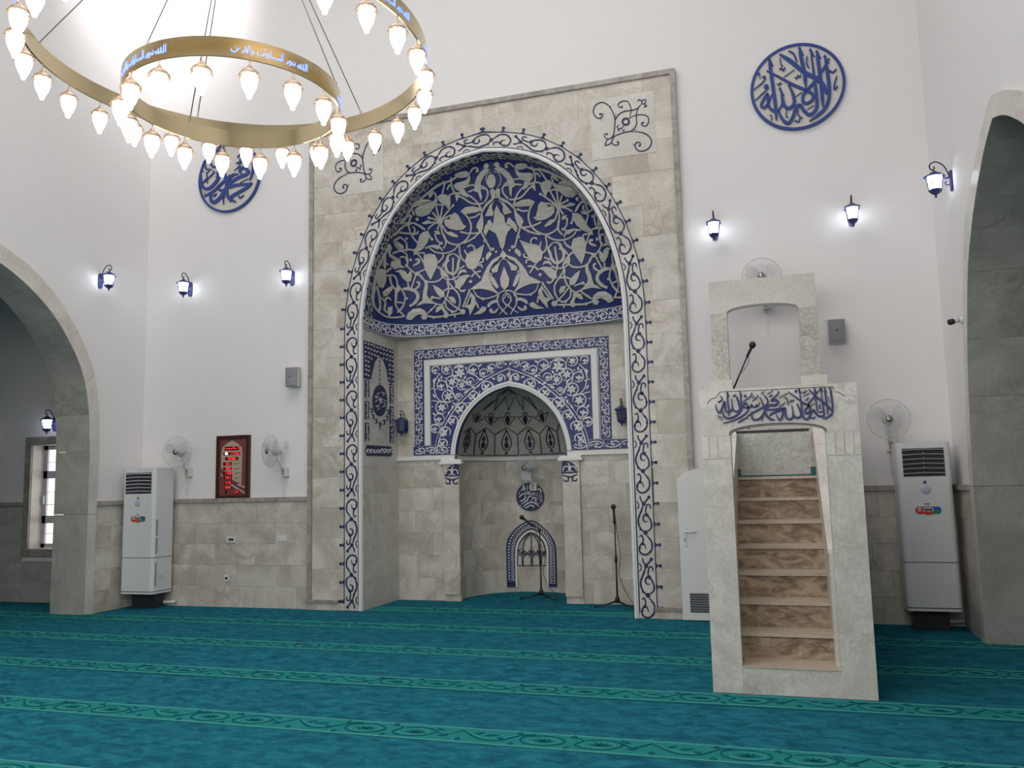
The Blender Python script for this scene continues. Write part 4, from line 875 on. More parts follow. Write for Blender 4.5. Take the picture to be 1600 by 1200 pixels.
# ------------------------------------------------------------------ minbar (stepped pulpit)
mb = tag(empty('minbar'), 'tall narrow marble minbar with stairs and blue lettering over its doorway', 'pulpit')
PX0, PX1, PY, PT = -.605, .487, -3.25, .13
MM = M['minbar']; OX0, OX1 = -.395, .262
def portal(x0, x1, ox0, ox1, y0, y1, zb, zs, zc, zt, mats, namep='portal_post', namel='portal_lintel', joint=None):
    for a, b in ((x0, ox0), (ox1, x1)):
        zz = [zb]+(joint or [])+[zs]
        for c_, d_ in zip(zz, zz[1:]): MB().box((a, y0, c_+.001), (b, y1, d_-.001)).build(namep, mats[0], mb)
    n = 16; cx, hw = (ox0+ox1)/2, (ox1-ox0)/2; P = [(x0, zs), (x0, zt), (x1, zt), (x1, zs)]
    A = [(cx+hw*math.cos(math.pi*i/n), zs+(zc-zs)*math.sin(math.pi*i/n)**.8 if 0 < i < n else zs) for i in range(n+1)]
    b = MB(); pts = P+A; f0 = wallY(y0)
    b.poly(pts, f0, -(y1-y0), 0); tr = tessellate_polygon([[Vector((p[0], p[1], 0)) for p in pts]])
    b.add([(x, y1, z) for x, z in pts], [tuple(t) for t in tr]); return b.build(namel, mats[1], mb)
portal(PX0, PX1, OX0, OX1, PY, PY+PT, 0, 1.83, 1.895, 2.17, (MM, MM), joint=[1.66])
MB().box((OX0, PY+.004, 0), (OX1, PY+PT, .182)).build('sill', MM, mb); MB().box((OX0, PY-.004, .182), (OX1, PY+.34, .192)).build('tread', M['tread'], mb)
SX0, SX1 = -.46, .235; rise = .1925
for k in range(7):
    y = -2.95+.27*k; z0 = .182+rise*k; z1 = z0+rise
    MB().box((SX0, y+.02, z0), (SX1, y+.05, z1-.022)).build('riser', M['step'], mb)
    MB().box((SX0, y-.005, z1-.025), (SX1, (y+.29) if k < 6 else -.35, z1)).build('tread', M['tread'], mb)
TOPZ = .182+rise*7
def para(xa, xb):
    y0, y1, y2 = -3.12, -1.3, -.12
    prof = [(y0, 0), (y0, .97), (y1, 1.93), (y2, 1.93), (y2, 0)]
    n = 5; vs = [(xa, y, z) for y, z in prof]+[(xb, y, z) for y, z in prof]
    MB().add(vs, [tuple(range(n)), tuple(range(2*n-1, n-1, -1))]+[(i, (i+1) % n, n+(i+1) % n, n+i) for i in range(n)]).build('parapet', M['stone_smooth'], mb)
    q = [((y0, .97), (y1, 1.93)), ((y1, 1.93), (y2, 1.93))]; w = .006
    for (a, b) in q:
        vs = [(x, yy, zz+dz) for x in (xa-w, xb+w) for (yy, zz) in (a, b) for dz in (0, .03)]
        MB().add(vs, [(0, 1, 3, 2), (4, 6, 7, 5), (0, 4, 5, 1), (2, 3, 7, 6), (1, 5, 7, 3), (0, 2, 6, 4)]).build('coping', M['cream'], mb)
para(PX0, SX0); para(SX1, PX1)
MB().box((SX0, -.95, TOPZ), (SX1, -.80, 2.0)).build('seat_block', M['minbar_rough'], mb)
MB().box((SX0, -1.315, TOPZ+.01), (SX1-.03, -1.305, 1.955)).build('glass_panel', M['glass'], mb)
MB().box((SX0, -1.325, TOPZ), (SX1-.01, -1.295, TOPZ+.014)).box((SX0, -1.33, TOPZ), (SX0+.025, -1.29, TOPZ+.075)).box((SX1-.045, -1.33, TOPZ), (SX1-.0, -1.29, TOPZ+.08)).build('glass_clamp', M['teal'], mb)
MB().box((SX0, -1.325, 1.94), (SX1-.04, -1.295, 1.965)).build('glass_rail', M['black'], mb)
# upper canopy frame
UY = -.62
portal(-.70, .362, -.53, .183, UY, UY+.14, 2.53, 3.24, 3.315, 3.59, (M['minbar_rough'], M['stone_smooth']), 'canopy_post', 'canopy_lintel', joint=[2.95])
for a, b in ((-.745, -.505), (.165, .415)): MB().box((a, UY-.06, 1.96), (b, UY+.2, 2.53)).build('canopy_plinth', M['cream'], mb)
# lettering over the doorway
LA_ = crop(1105, 595, 14.545, planeY(PY)); LB_ = crop(1205, 590, 14.545, planeY(PY))
o = MB(); h0, h1 = 0, .016
for P_, w in (([(455, 270), (465, 450), (490, 650), (490, 800)], 30), ([(190, 540), (220, 660), (280, 730), (330, 640), (370, 520), (405, 480), (410, 640), (450, 710), (530, 690), (572, 620), (552, 410)], 34), ([(570, 620), (640, 700), (720, 680), (742, 600), (675, 380)], 38),
    ([(745, 258), (770, 450), (785, 640), (700, 760), (560, 840), (440, 850), (370, 780), (355, 680)], 36), ([(370, 965), (600, 900), (800, 800), (920, 690), (932, 600), (870, 500), (828, 560), (860, 610), (980, 600), (1010, 540), (1040, 590), (1110, 590), (1120, 540), (1160, 580), (1190, 485)], 34),
    ([(1195, 370), (1280, 560), (1300, 700), (1200, 850), (1080, 890), (1020, 840), (1010, 685)], 38), ([(1270, 305), (1370, 430), (1350, 540), (1200, 640), (1050, 720), (900, 815)], 34), ([(1530, 890), (1420, 860), (1330, 750), (1320, 640), (1420, 560), (1600, 535)], 46), ([(1450, 475), (1500, 440), (1600, 462)], 42), ([(1640, 652), (1450, 655), (1340, 660)], 34), ([(1640, 680), (1480, 740), (1420, 795)], 34),
    ([(280, 350), (340, 380), (320, 450), (240, 490), (350, 440)], 17), ([(570, 340), (600, 360), (610, 320), (640, 350), (650, 290)], 15), ([(850, 310), (890, 350), (850, 370), (850, 310)], 16), ([(810, 480), (940, 390), (1020, 300), (990, 275)], 18), ([(1020, 460), (1120, 390), (1150, 340), (1130, 325)], 18), ([(1020, 370), (1060, 380), (1060, 340)], 15), ([(1215, 290), (1300, 240)], 18), ([(1360, 300), (1490, 225)], 20), ([(1400, 340), (1430, 370), (1450, 320), (1480, 340)], 15), ([(1430, 440), (1600, 330)], 20), ([(230, 790), (350, 835)], 26), ([(250, 835), (340, 885)], 26), ([(700, 955), (830, 870), (930, 835)], 26), ([(1250, 930), (1250, 830), (1290, 805)], 18)):
    o.stroke(P_, w*1.2, LA_, h0, h1, k=3)
for P_, w in (([(-10, 640), (90, 630), (160, 570), (100, 505), (10, 515)], 44), ([(0, 730), (150, 712), (300, 700), (150, 765), (0, 805)], 34), ([(110, 830), (150, 920), (200, 965), (250, 880), (280, 730), (315, 690), (320, 800), (350, 920), (420, 950), (490, 900), (492, 780), (465, 630)], 38), ([(500, 840), (560, 910), (640, 900), (680, 820), (590, 605)], 40),
    ([(385, 320), (560, 450), (700, 560), (850, 640), (890, 710), (840, 800), (770, 800), (780, 720), (850, 650), (845, 600), (970, 440), (1125, 235)], 38), ([(630, 265), (660, 450), (690, 650), (710, 850), (780, 950), (850, 920), (900, 810), (960, 740), (1020, 820), (1090, 880), (1180, 870), (1200, 800), (1160, 560), (1125, 240)], 38), ([(855, 265), (1000, 420), (1180, 560), (1300, 660), (1375, 765)], 38), ([(980, 245), (1010, 500), (1052, 790)], 30),
    ([(1210, 245), (1240, 450), (1270, 650), (1290, 850)], 34), ([(1330, 235), (1370, 450), (1392, 680), (1370, 830), (1215, 945)], 36), ([(1155, 945), (1235, 885)], 22), ([(180, 460), (370, 350)], 20), ([(10, 490), (130, 390), (172, 320), (140, 325)], 22), ([(170, 670), (290, 590), (290, 545)], 17), ([(300, 440), (360, 500), (382, 635)], 22), ([(410, 530), (440, 560), (460, 510), (500, 540), (510, 485)], 17), ([(530, 320), (580, 290), (550, 350)], 24),
    ([(710, 320), (740, 350), (800, 285)], 22), ([(720, 430), (870, 352)], 20), ([(770, 490), (800, 520), (820, 480), (862, 455)], 17), ([(890, 640), (978, 588)], 22), ([(1110, 605), (1095, 680), (1142, 702)], 18), ([(1075, 770), (1120, 790), (1168, 755)], 24), ([(895, 895), (950, 935), (995, 885)], 24), ([(1285, 415), (1322, 565)], 20)):
    o.stroke(P_, w*1.2, LB_, h0, h1, k=3)
for (x, y, f) in ((455, 270, LA_), (745, 262, LA_), (675, 385, LA_), (630, 270, LB_), (980, 250, LB_), (1125, 240, LB_), (1210, 250, LB_), (1330, 240, LB_), (590, 610, LB_)): o.poly([(x-22, y-6), (x+6, y-28), (x+58, y+90), (x+20, y+70)], f, h0, h1)
o.build('doorway_lettering', M['ink2'], mb)
o = MB()
for P_, f in (([(0, 520), (80, 420), (200, 382), (212, 350), (285, 270), (400, 246), (1600, 198)], LA_), ([(0, 272), (700, 236), (1340, 208), (1390, 225), (1435, 272)], LB_), ([(1460, 322), (1530, 330), (1600, 372), (1680, 420)], LB_)): o.stroke(P_, 13, f, 0, .003, taper=False, k=3)
cx, hw = (OX0+OX1)/2, (OX1-OX0)/2
o.stroke([(cx+(hw+.006)*math.cos(math.pi*i/16), 1.832+.07*math.sin(math.pi*i/16)**.8 if 0 < i < 16 else 1.83) for i in range(17)], .008, wallY(PY), 0, .003, taper=False, k=1)
o.build('incised_line', M['leadline'], mb)
o = MB()
for x, w in ((-.55, .05), (-.49, .05), (.32, .05), (.38, .05), (.44, .04)): o.box((x, PY-.002, 1.67), (x+.004, PY+.01, 1.82))
o.build('flute', M['trim'], mb)
rebase(mb, (-.06, PY, 0))
# door leaf beside the minbar
dr = tag(empty('closet_door'), 'narrow white round-topped door with lever handle behind the minbar', 'door')
dp = [(-1.185, .012), (-1.185, 1.53), (-1.10, 1.60), (-1.0, 1.632), (-.87, 1.65), (-.74, 1.632), (-.64, 1.60), (-.555, 1.53), (-.555, .012)]
MB().prism2(dp, -.115, -.075).build('door_leaf', M['offwhite'], dr)
o = MB().box((-1.145, -.122, .80), (-1.105, -.115, 1.02)); o.build('handle_plate', M['white'], dr)
MB().tube([(-1.125, -.12, .955), (-1.125, -.16, .955), (-1.0, -.16, .955)], .010).build('lever', M['white'], dr)
MB().box((-1.13, -.1225, .85), (-1.12, -.1215, .885)).build('keyhole', M['black'], dr)
MB().box((-1.10, -.118, .095), (-.72, -.115, .30)).build('vent_frame', M['slot'], dr)
o = MB()
for i in range(8): z = .105+.0255*i; o.add([(-1.095, -.117, z), (-.725, -.117, z), (-.725, -.127, z+.013), (-1.095, -.127, z+.013), (-1.095, -.117, z+.016), (-.725, -.117, z+.016)], [(0, 1, 2, 3), (3, 2, 5, 4)])
o.build('vent_slat', M['grille'], dr); rebase(dr, (-.87, -.095, 0))
# ------------------------------------------------------------------ chandelier
ch = tag(empty('chandelier'), 'two-ring polished brass chandelier with glowing acorn bulbs', 'chandelier')
CC = Vector((-3.46, -4.963, 0)); HUB = Vector((-3.46, -4.963, 6.05))
def ring(r, z, h, name):
    n = 128; vs = []; prof = [(r+.004, z), (r+.004, z+h), (r-.008, z+h), (r-.008, z)]
    for rr, zz in prof:
        for j in range(n): a = 2*math.pi*j/n; vs.append((CC.x+rr*math.cos(a), CC.y+rr*math.sin(a), zz))
    fs = [(i*n+j, i*n+(j+1) % n, ((i+1) % 4)*n+(j+1) % n, ((i+1) % 4)*n+j) for i in range(4) for j in range(n)]
    b = MB(); b.add(vs, fs, True); o = b.build(name, M['brass'], ch)
    md = o.modifiers.new('edge', 'EDGE_SPLIT'); md.split_angle = R(40); return o
RB, ZB, RS, ZS, RH = 1.307, 4.425, .706, 4.105, .125
ring(RB, ZB, RH, 'outer_ring'); ring(RS, ZS, RH, 'inner_ring')
AR = [([(0, 0), (0, 60)], 7), ([(-14, 60), (-14, 8), (-24, 0), (-34, 8), (-34, 45)], 7), ([(-34, 8), (-46, 0), (-54, 10), (-54, 40)], 7), ([(-54, 6), (-66, 0), (-76, 8), (-70, 20), (-60, 12)], 7),
      ([(-92, 30), (-100, 5), (-112, 5), (-116, 26)], 7), ([(-104, 36), (-104, 40)], 8), ([(-124, 22), (-134, 26), (-136, 8), (-126, 8), (-132, -8), (-142, -12)], 7), ([(-146, 22), (-152, 2), (-162, -8)], 7),
      ([(-182, 60), (-182, 0)], 7), ([(-192, 60), (-192, 6), (-200, 0), (-206, 12), (-212, 0), (-218, 12), (-224, 0), (-236, 0), (-240, 12), (-250, 2), (-262, 0)], 7), ([(-262, 56), (-262, 0)], 7), ([(-274, 22), (-282, 26), (-284, 8), (-276, 8), (-282, -8), (-292, -10)], 7), ([(-296, 60), (-296, 0)], 7), ([(-306, 26), (-312, 2), (-340, 0), (-346, 22)], 7), ([(-322, 32), (-330, 32)], 7),
      ([(-366, 22), (-374, 26), (-376, 8), (-368, 8), (-374, -8), (-384, -10)], 7), ([(-390, 60), (-390, 0)], 7), ([(-400, 60), (-404, 6), (-412, 0), (-416, 50)], 7), ([(-424, 20), (-430, 0), (-440, -8)], 7), ([(-446, 26), (-460, 20), (-470, 0), (-486, -8), (-500, 2), (-500, 18)], 7), ([(-474, 34), (-474, 38)], 8)]
def ringtext(r, z, k, name):
    o = MB(); sc_ = .00098; span = 520*sc_/r
    for i in range(k):
        a0 = math.pi*2*i/k+.2
        f = lambda a, b, h, a0=a0: Vector((CC.x+(r+.004+h)*math.cos(a0+(a+560)*sc_/r), CC.y+(r+.004+h)*math.sin(a0+(a+560)*sc_/r), z+.04+b*sc_*.85))
        for P_, w in AR: o.stroke(P_, w, f, .001, .004, k=2)
    return o.build(name, M['bluelight'], ch, recalc=False)
ringtext(RB, ZB, 10, 'outer_ring_lettering')['kind'] = 'stuff'; ringtext(RS, ZS, 5, 'inner_ring_lettering')['kind'] = 'stuff'
capB = MB(); capB.lathe([(.004, -.010), (.012, -.018), (.016, -.030), (.030, -.042), (.046, -.054), (.056, -.066), (.062, -.080), (.058, -.084), (.046, -.070), (.02, -.052), (.004, -.05)], n=12)
for j in range(12): a = 2*math.pi*j/12; capB.tube([(.060*math.cos(a), .060*math.sin(a), -.078), (.064*math.cos(a), .064*math.sin(a), -.092), (.058*math.cos(a), .058*math.sin(a), -.097)], .0035, n=4)
capB.tube([(0, 0, .0), (0, .006, .012), (0, 0, .02), (0, -.006, .012), (0, 0, 0), (0, 0, -.016)], .0022, n=5)
cap0 = capB.build('pendant_lamp', M['antique'])
bl = MB(); bl.lathe([(.036, -.066), (.047, -.080), (.051, -.105), (.047, -.140), (.036, -.172), (.024, -.196), (.017, -.204), (.0175, -.216), (.012, -.228), (.003, -.233)], n=14)
b0 = bl.build('bulb', M['bulb'], cap0)
lk0 = MB(); lk0.tube([(0, 0, .018), (0, 0, .040)], .003, n=5); 
def pend(r, z, N, ph):
    for i in range(N):
        a = R(ph)+2*math.pi*i/N; c_ = cap0.copy(); COL.objects.link(c_); c_.parent = ch; KIDS.setdefault(ch.name, []).append(c_)
        c_.location = (CC.x+(r-.002)*math.cos(a), CC.y+(r-.002)*math.sin(a), z-.018); c_.rotation_euler = (0, 0, a)
        d = b0.copy(); COL.objects.link(d); d.parent = c_
pend(RB, ZB, 28, 42.3+2.5); pend(RS, ZS, 16, 88)
bpy.data.objects.remove(b0); bpy.data.objects.remove(cap0)
def cable(px, py, r, z, a):
    p = Vector((CC.x+r*math.cos(R(a)), CC.y+r*math.sin(R(a)), z)); d = (HUB-p).normalized()
    MB().tube([p+d*.05, HUB-d*.05], .0045, n=6).build('suspension_cable', M['wire'], ch)
    MB().tube([p-Vector((0, 0, .012)), p+d*.02+Vector((.008, 0, 0)), p+d*.055, p+d*.02-Vector((.008, 0, 0)), p-Vector((0, 0, .012))], .0028, n=5).build('hook', M['wire'], ch)
for a in (13, 77, 139, 202, 262, 322): cable(0, 0, RB, ZB+RH, a)
for a in (-101, 15, 153): cable(0, 0, RS, ZS+RH, a)
MB().lathe([(.02, -.06), (.09, -.05), (.11, 0), (.09, .05), (.02, .07)], c=HUB, n=20).tube([HUB+Vector((0, 0, .05)), (HUB.x, HUB.y, ROOM_TOP)], .016).build('hub', M['brass'], ch)
rebase(ch, (CC.x, CC.y, ZS))
for c_ in KIDS[ch.name]:
    if c_.name.startswith('pendant_lamp'): c_.matrix_parent_inverse = Matrix.Translation((CC.x, CC.y, ZS)).inverted()
for i in range(6): a = 2*math.pi*(i+.5)/6; point('chandelier_glow', (CC.x+1.1*math.cos(a), CC.y+1.1*math.sin(a), ZS-.25), 2.5, .15, (1, .97, .95))
# ------------------------------------------------------------------ wall lanterns
def lantern(lit=True, glass=None):
    r_ = empty('wall_lantern'); bm_ = M['bluemetal']; c = (0, -.15, 0); n = 6; hx = lambda rr, z, y0=-.15: [(rr*math.cos(R(60*j+30)), y0+rr*math.sin(R(60*j+30)), z) for j in range(n)]
    MB().lathe([(.004, .098), (.022, .090), (.040, .074), (.092, .048), (.095, .034), (.078, .040)], c=c, n=6, smooth_=False, rot=R(30)).build('roof', bm_, r_)
    MB().lathe([(.066, .036), (.062, .0), (.049, -.088)], c=c, n=6, smooth_=False, rot=R(30)).build('lamp_glass', glass or (M['lampglass'] if lit else M['deadglass']), r_)
    o = MB(); A, B_ = hx(.074, .042), hx(.055, -.092)
    for p, q in zip(A, B_): o.tube([p, q], .0045, n=4)
    for i in range(n):
        a, b = Vector(A[i]), Vector(A[(i+1) % n]); a2, b2 = Vector(B_[i]), Vector(B_[(i+1) % n]); m1 = (a+b)/2*.35+(a2+b2)/2*.65; m2 = (a2+b2)/2
        o.tube([a*.45+a2*.55, (a+b)/2*.62+(a2+b2)/2*.38, b*.45+b2*.55], .003, n=4); o.tube([m1, m2], .003, n=4)
    o.build('glass_bars', bm_, r_)
    MB().lathe([(.060, -.086), (.060, -.100), (.040, -.122), (.014, -.136), (.008, -.15), (.011, -.158), (.004, -.168)], c=c, n=6, smooth_=False, rot=R(30)).build('base_cup', bm_, r_)
    MB().prism2([(-.022, -.115), (-.034, -.08), (-.034, .05), (-.02, .078), (.02, .078), (.034, .05), (.034, -.08), (.022, -.115)], -.022, 0).tube([(0, -.02, .02), (0, -.05, .01), (0, -.085, .03)], .009, n=6).tube([(0, -.02, -.05), (0, -.05, -.055), (0, -.065, -.03), (0, -.05, -.02)], .006, n=6, k=2).build('wall_plate', bm_, r_)
    MB().tube([(0, -.022, .01), (0, -.035, .07), (0, -.065, .135), (0, -.105, .172), (0, -.145, .182), (0, -.178, .165), (0, -.184, .130), (0, -.165, .108), (0, -.145, .118), (0, -.148, .138)], .0065, n=6, k=3).tube([(0, -.15, .09), (0, -.155, .112)], .007, n=6).build('scroll_arm', M['iron'], r_)
    return r_
L0 = lantern(); LG = 'lit blue wall lanterns around the hall'
pos = [((onY(285, 450, -.12).x, YW, 4.337), 0, 'lit blue lantern on the back wall below and left of the left roundel'), ((onY(446, 432, -.12).x, YW, 4.34), 0, 'lit blue lantern just left of the mihrab frame'),
       ((onY(1115, 356, -.12).x, YW, 4.345), 0, 'lit blue lantern just right of the mihrab frame'), ((onY(1332, 334, -.12).x, YW, 4.34), 0, 'lit blue lantern right of centre below the right roundel'),
       ((XL, onX(156, 440, XL).y, 4.33), 90, 'lit blue lantern on the left side wall above the arch'), ((XR, onX(1488, 280, XR).y, 4.26), -90, 'lit blue lantern on the right side wall beside the arch')]
first = True
for loc, rz, lab in pos:
    o = L0 if first else copy_tree(L0); first = False
    o.location = loc; o.rotation_euler = (0, 0, R(rz)); tag(o, lab, 'wall lamp', LG)
LA2 = lantern(glass=M['aisleglass'])
p = onY(75, 660, -.15); LA2.location = (p.x-.02, 0, p.z); tag(LA2, 'lit blue lantern above the narrow window in the left aisle', 'wall lamp', LG)
o = copy_tree(LA2); o.location = (-11.6, 0, 2.48); tag(o, 'lit blue lantern in the left aisle farther left than the window lantern', 'wall lamp', LG)
LD = lantern(False); p = onY(627, 660, YB-.15); LD.location = (p.x, YB, p.z-.02); tag(LD, 'unlit blue lantern inside the recess beside the left cheek panel', 'wall lamp', 'unlit lanterns in the recess')
o = copy_tree(LD); p = onY(971, 645, YB-.15); o.location = (p.x, YB, p.z); tag(o, 'unlit blue lantern half hidden behind the right jamb of the recess', 'wall lamp', 'unlit lanterns in the recess')
# ------------------------------------------------------------------ calligraphy roundels
def roundel(x, z, r, f, strokes, heads, label):
    t = tag(empty('calligraphy_roundel'), label, 'wall decoration', 'blue calligraphy roundels')
    n = 64
    MB().lathe([(r-.004, -.0), (r-.004, .02)], c=(0, YW-.02, 0), n=n, axis='y', smooth_=False).build('disc', M['disc'], t)
    o = MB(); vs = []
    for rr, y in ((r, YW), (r, YW-.035), (r-.031, YW-.035), (r-.031, YW-.018)):
        for j in range(n): a = 2*math.pi*j/n; vs.append((rr*math.cos(a), y, rr*math.sin(a)))
    o.add(vs, [(i*n+j, i*n+(j+1) % n, (i+1)*n+(j+1) % n, (i+1)*n+j) for i in range(3) for j in range(n)]).build('rim', M['blue_letter'], t, recalc=True)
    o = MB(); g = lambda a, b, h: f(a, b, h)-Vector((x, 0, z))
    for P_, w in strokes: o.stroke(P_, w*1.18, g, 0, .02, k=4)
    for hx_, hy in heads: o.poly([(hx_-20, hy-8), (hx_+5, hy-25), (hx_+55, hy+85), (hx_+20, hy+65)], g, 0, .02)
    o.build('lettering', M['blue_letter'], t)
    t.location = (x, 0, z); return t
fR_ = crop(1165, 60, 8, planeY(YW-.02)); fL_ = crop(300, 220, 10.436, planeY(YW-.02))
SR = [([(295, 270), (315, 420), (345, 640), (370, 820), (385, 1030)], 38), ([(262, 410), (400, 480), (600, 590), (770, 660), (840, 710), (830, 780), (760, 820), (715, 790), (720, 720), (770, 650), (870, 540), (1000, 340), (1045, 255)], 32), ([(425, 205), (560, 290), (720, 420), (880, 510), (970, 590), (1012, 705)], 44), ([(675, 130), (700, 280), (735, 440), (752, 615)], 38),
      ([(810, 150), (845, 400), (875, 640), (890, 860), (840, 940), (790, 960), (730, 910), (680, 840), (630, 880), (590, 990), (540, 1065), (480, 1040), (430, 960), (415, 895)], 36), ([(890, 170), (920, 400), (950, 640), (965, 860)], 38), ([(990, 230), (1020, 420), (1045, 650), (1030, 800), (960, 920), (800, 1042)], 38), ([(545, 595), (590, 700), (610, 800), (580, 860), (530, 880), (480, 840), (460, 760), (435, 640)], 36),
      ([(460, 790), (430, 880), (370, 920), (300, 870), (280, 780), (275, 700), (215, 790), (195, 850), (240, 870), (290, 800), (330, 700)], 28), ([(430, 245), (440, 330), (470, 350)], 11), ([(420, 400), (450, 375), (470, 410), (495, 365)], 15), ([(480, 488), (608, 398)], 14), ([(610, 490), (640, 508), (650, 470), (680, 490), (685, 450)], 13), ([(390, 570), (420, 592), (430, 560), (450, 578)], 12), ([(95, 652), (200, 570), (245, 510), (240, 480), (215, 490), (240, 510)], 12), ([(150, 462), (170, 440), (180, 510)], 11),
      ([(118, 782), (240, 670), (280, 620), (260, 585), (235, 620), (290, 625)], 15), ([(535, 163), (600, 200), (642, 305)], 18), ([(770, 228), (760, 310), (792, 382)], 14), ([(630, 732), (702, 678)], 13), ([(1045, 405), (1090, 432), (1135, 388)], 18), ([(1142, 468), (1110, 580), (1112, 645), (1152, 598)], 18), ([(768, 892), (858, 843)], 13), ([(300, 962), (325, 980), (320, 1035)], 10), ([(510, 898), (508, 980), (532, 988)], 12), ([(660, 898), (650, 950), (682, 982)], 12), ([(612, 1030), (660, 1050), (680, 1000), (712, 1000)], 16)]
HR = [(295, 270), (675, 135), (810, 155), (890, 175), (990, 235), (545, 600), (430, 640)]
SL = [([(990, 690), (900, 710), (720, 730), (600, 760), (620, 700), (760, 610), (880, 560), (928, 510), (870, 450), (800, 460), (790, 520), (850, 560)], 42), ([(985, 700), (900, 770), (760, 850), (660, 910), (650, 960), (725, 1005)], 42), ([(640, 1000), (590, 900), (572, 760), (600, 650), (680, 560), (760, 550)], 36), ([(530, 470), (560, 620), (580, 700), (560, 800), (470, 930), (370, 1010), (320, 970), (308, 865)], 46),
      ([(400, 125), (420, 300), (440, 450), (440, 600), (380, 700), (290, 780), (210, 780), (160, 700), (153, 555)], 40), ([(455, 145), (440, 300), (400, 420), (340, 420), (305, 340), (298, 255)], 26), ([(455, 150), (480, 330), (535, 372)], 30), ([(210, 912), (340, 840), (430, 760), (560, 640), (650, 555)], 36), ([(430, 760), (480, 820), (565, 790)], 34), ([(640, 40), (820, 110), (930, 200), (1000, 340), (1000, 500), (950, 655)], 34), ([(730, 372), (790, 360), (810, 300), (840, 330), (872, 265)], 34),
      ([(320, 240), (340, 262), (378, 208)], 20), ([(190, 515), (173, 450), (212, 328)], 14), ([(225, 388), (240, 470), (284, 458)], 16), ([(263, 522), (322, 458)], 16), ([(260, 702), (250, 540), (238, 518)], 12), ([(258, 632), (360, 530), (350, 488)], 15), ([(398, 518), (430, 560), (398, 605)], 17), ([(172, 650), (200, 682), (242, 618)], 18), ([(463, 542), (510, 450), (500, 415)], 14), ([(698, 492), (802, 398)], 15), ([(858, 422), (920, 320), (908, 285)], 15), ([(788, 692), (935, 618)], 16), ([(208, 848), (240, 912)], 15), ([(347, 878), (370, 912), (408, 856)], 18), ([(525, 1042), (520, 950), (548, 908)], 12), ([(768, 888), (790, 940), (855, 888)], 14), ([(748, 282), (810, 200), (800, 165)], 16), ([(488, 68), (520, 120), (542, 205)], 16)]
roundel(.335, 5.888, .508, fR_, SR, HR, 'round blue and white calligraphy plaque high right of the mihrab')
roundel(-7.19, 5.852, .506, fL_, SL, [(400, 130)], 'round blue and white calligraphy plaque behind the chandelier bulbs')
# ------------------------------------------------------------------ wall fans
def fan():
    r_ = empty('wall_fan'); cy = -.26
    o = MB(); n = 40; R0 = .205
    o.tube([(R0*math.cos(2*math.pi*i/n), cy, R0*math.sin(2*math.pi*i/n)) for i in range(n)], .0035, n=5, closed=True)
    for y, rr in ((cy-.045, .12), (cy+.045, .12)): o.tube([(rr*math.cos(2*math.pi*i/24), y, rr*math.sin(2*math.pi*i/24)) for i in range(24)], .0012, n=4, closed=True)
    for i in range(48):
        a = 2*math.pi*i/48; c_, s_ = math.cos(a), math.sin(a)
        for s in (-1, 1): o.tube([(.035*c_, cy+s*.055, .035*s_), (.12*c_, cy+s*.047, .12*s_), (R0*c_, cy, R0*s_)], .0008, n=3)
    o.build('cage', M['cage'], r_, recalc=False)
    MB().lathe([(.0, -.066), (.022, -.064), (.034, -.056), (.036, -.046)], c=(0, cy, 0), n=20, axis='y').build('badge', M['hub'], r_)
    for k in range(3):
        b = MB(); a0 = 2*math.pi*k/3+.4; vs = []
        for i in range(9):
            t = i/8; rr = .03+.155*t; w = .55+.65*math.sin(math.pi*min(1, t*.9+.1))
            for s in (-1, 1): a = a0+s*w*.5+.25*t; vs.append((rr*math.cos(a), cy+s*.014, rr*math.sin(a)))
        b.add(vs, [(2*i, 2*i+1, 2*i+3, 2*i+2) for i in range(8)], True).build('fan_blade', M['blade'], r_, recalc=False)
    MB().lathe([(.028, .03), (.05, .05), (.055, .10), (.045, .14), (.015, .15)], c=(0, cy, 0), n=16, axis='y').build('motor', M['greycase'], r_)
    MB().tube([(0, cy+.11, -.03), (.01, cy+.12, -.12), (.02, -.09, -.20), (.03, -.07, -.24)], [.022, .02, .02, .022], n=8).build('arm', M['offwhite'], r_)
    MB().box((-.01, -.075, -.32), (.075, 0, -.205)).build('base_box', M['offwhite'], r_); MB().box((.005, -.079, -.305), (.05, -.075, -.235)).build('switch_plate', M['tan'], r_)
    o = MB()
    for x in (.018, .04): o.tube([(x, -.06, -.32), (x+.002, -.06, -.62)], .0014, n=4)
    o.blob((0, 0), 0.0001, floorZ(0), 0, .0001, n=3); o = MB()
    for x, l in ((.018, .58), (.04, .66)): o.tube([(x, -.06, -.32), (x+.002, -.06, -l)], .0016, n=4)
    o.build('pull_cord', M['cage'], r_); return r_
F0 = fan(); FG = 'wall fans with clear blades'
for i, (px, py, Y, rz, lab) in enumerate(((275, 707, YW, 8, 'round wall fan above the left air conditioner'), (427, 705, YW, -26, 'round wall fan right of the red clock, turned left'), (1388, 655, YW, 2, 'round wall fan above and left of the right air conditioner'), (1190, 432, YW, 0, 'wall fan peeking over the top of the minbar canopy'), (823, 731, nicheXY(.5, 1)[1]-.03, -10, 'wall fan inside the niche above the round plaque'))):
    o = F0 if i == 0 else copy_tree(F0); p = onY(px, py, Y-.26); o.location = (p.x, Y, p.z); o.rotation_euler = (0, 0, 0); tag(o, lab, 'fan', FG)
    if rz:
        for c_ in KIDS[o.name]:
            if c_.name.split('.')[0] in ('cage', 'badge', 'fan_blade', 'motor'):
                c_.matrix_parent_inverse = Matrix.Translation((0, -.14, 0)) @ Matrix.Rotation(R(rz), 4, 'Z') @ Matrix.Translation((0, .14, 0))
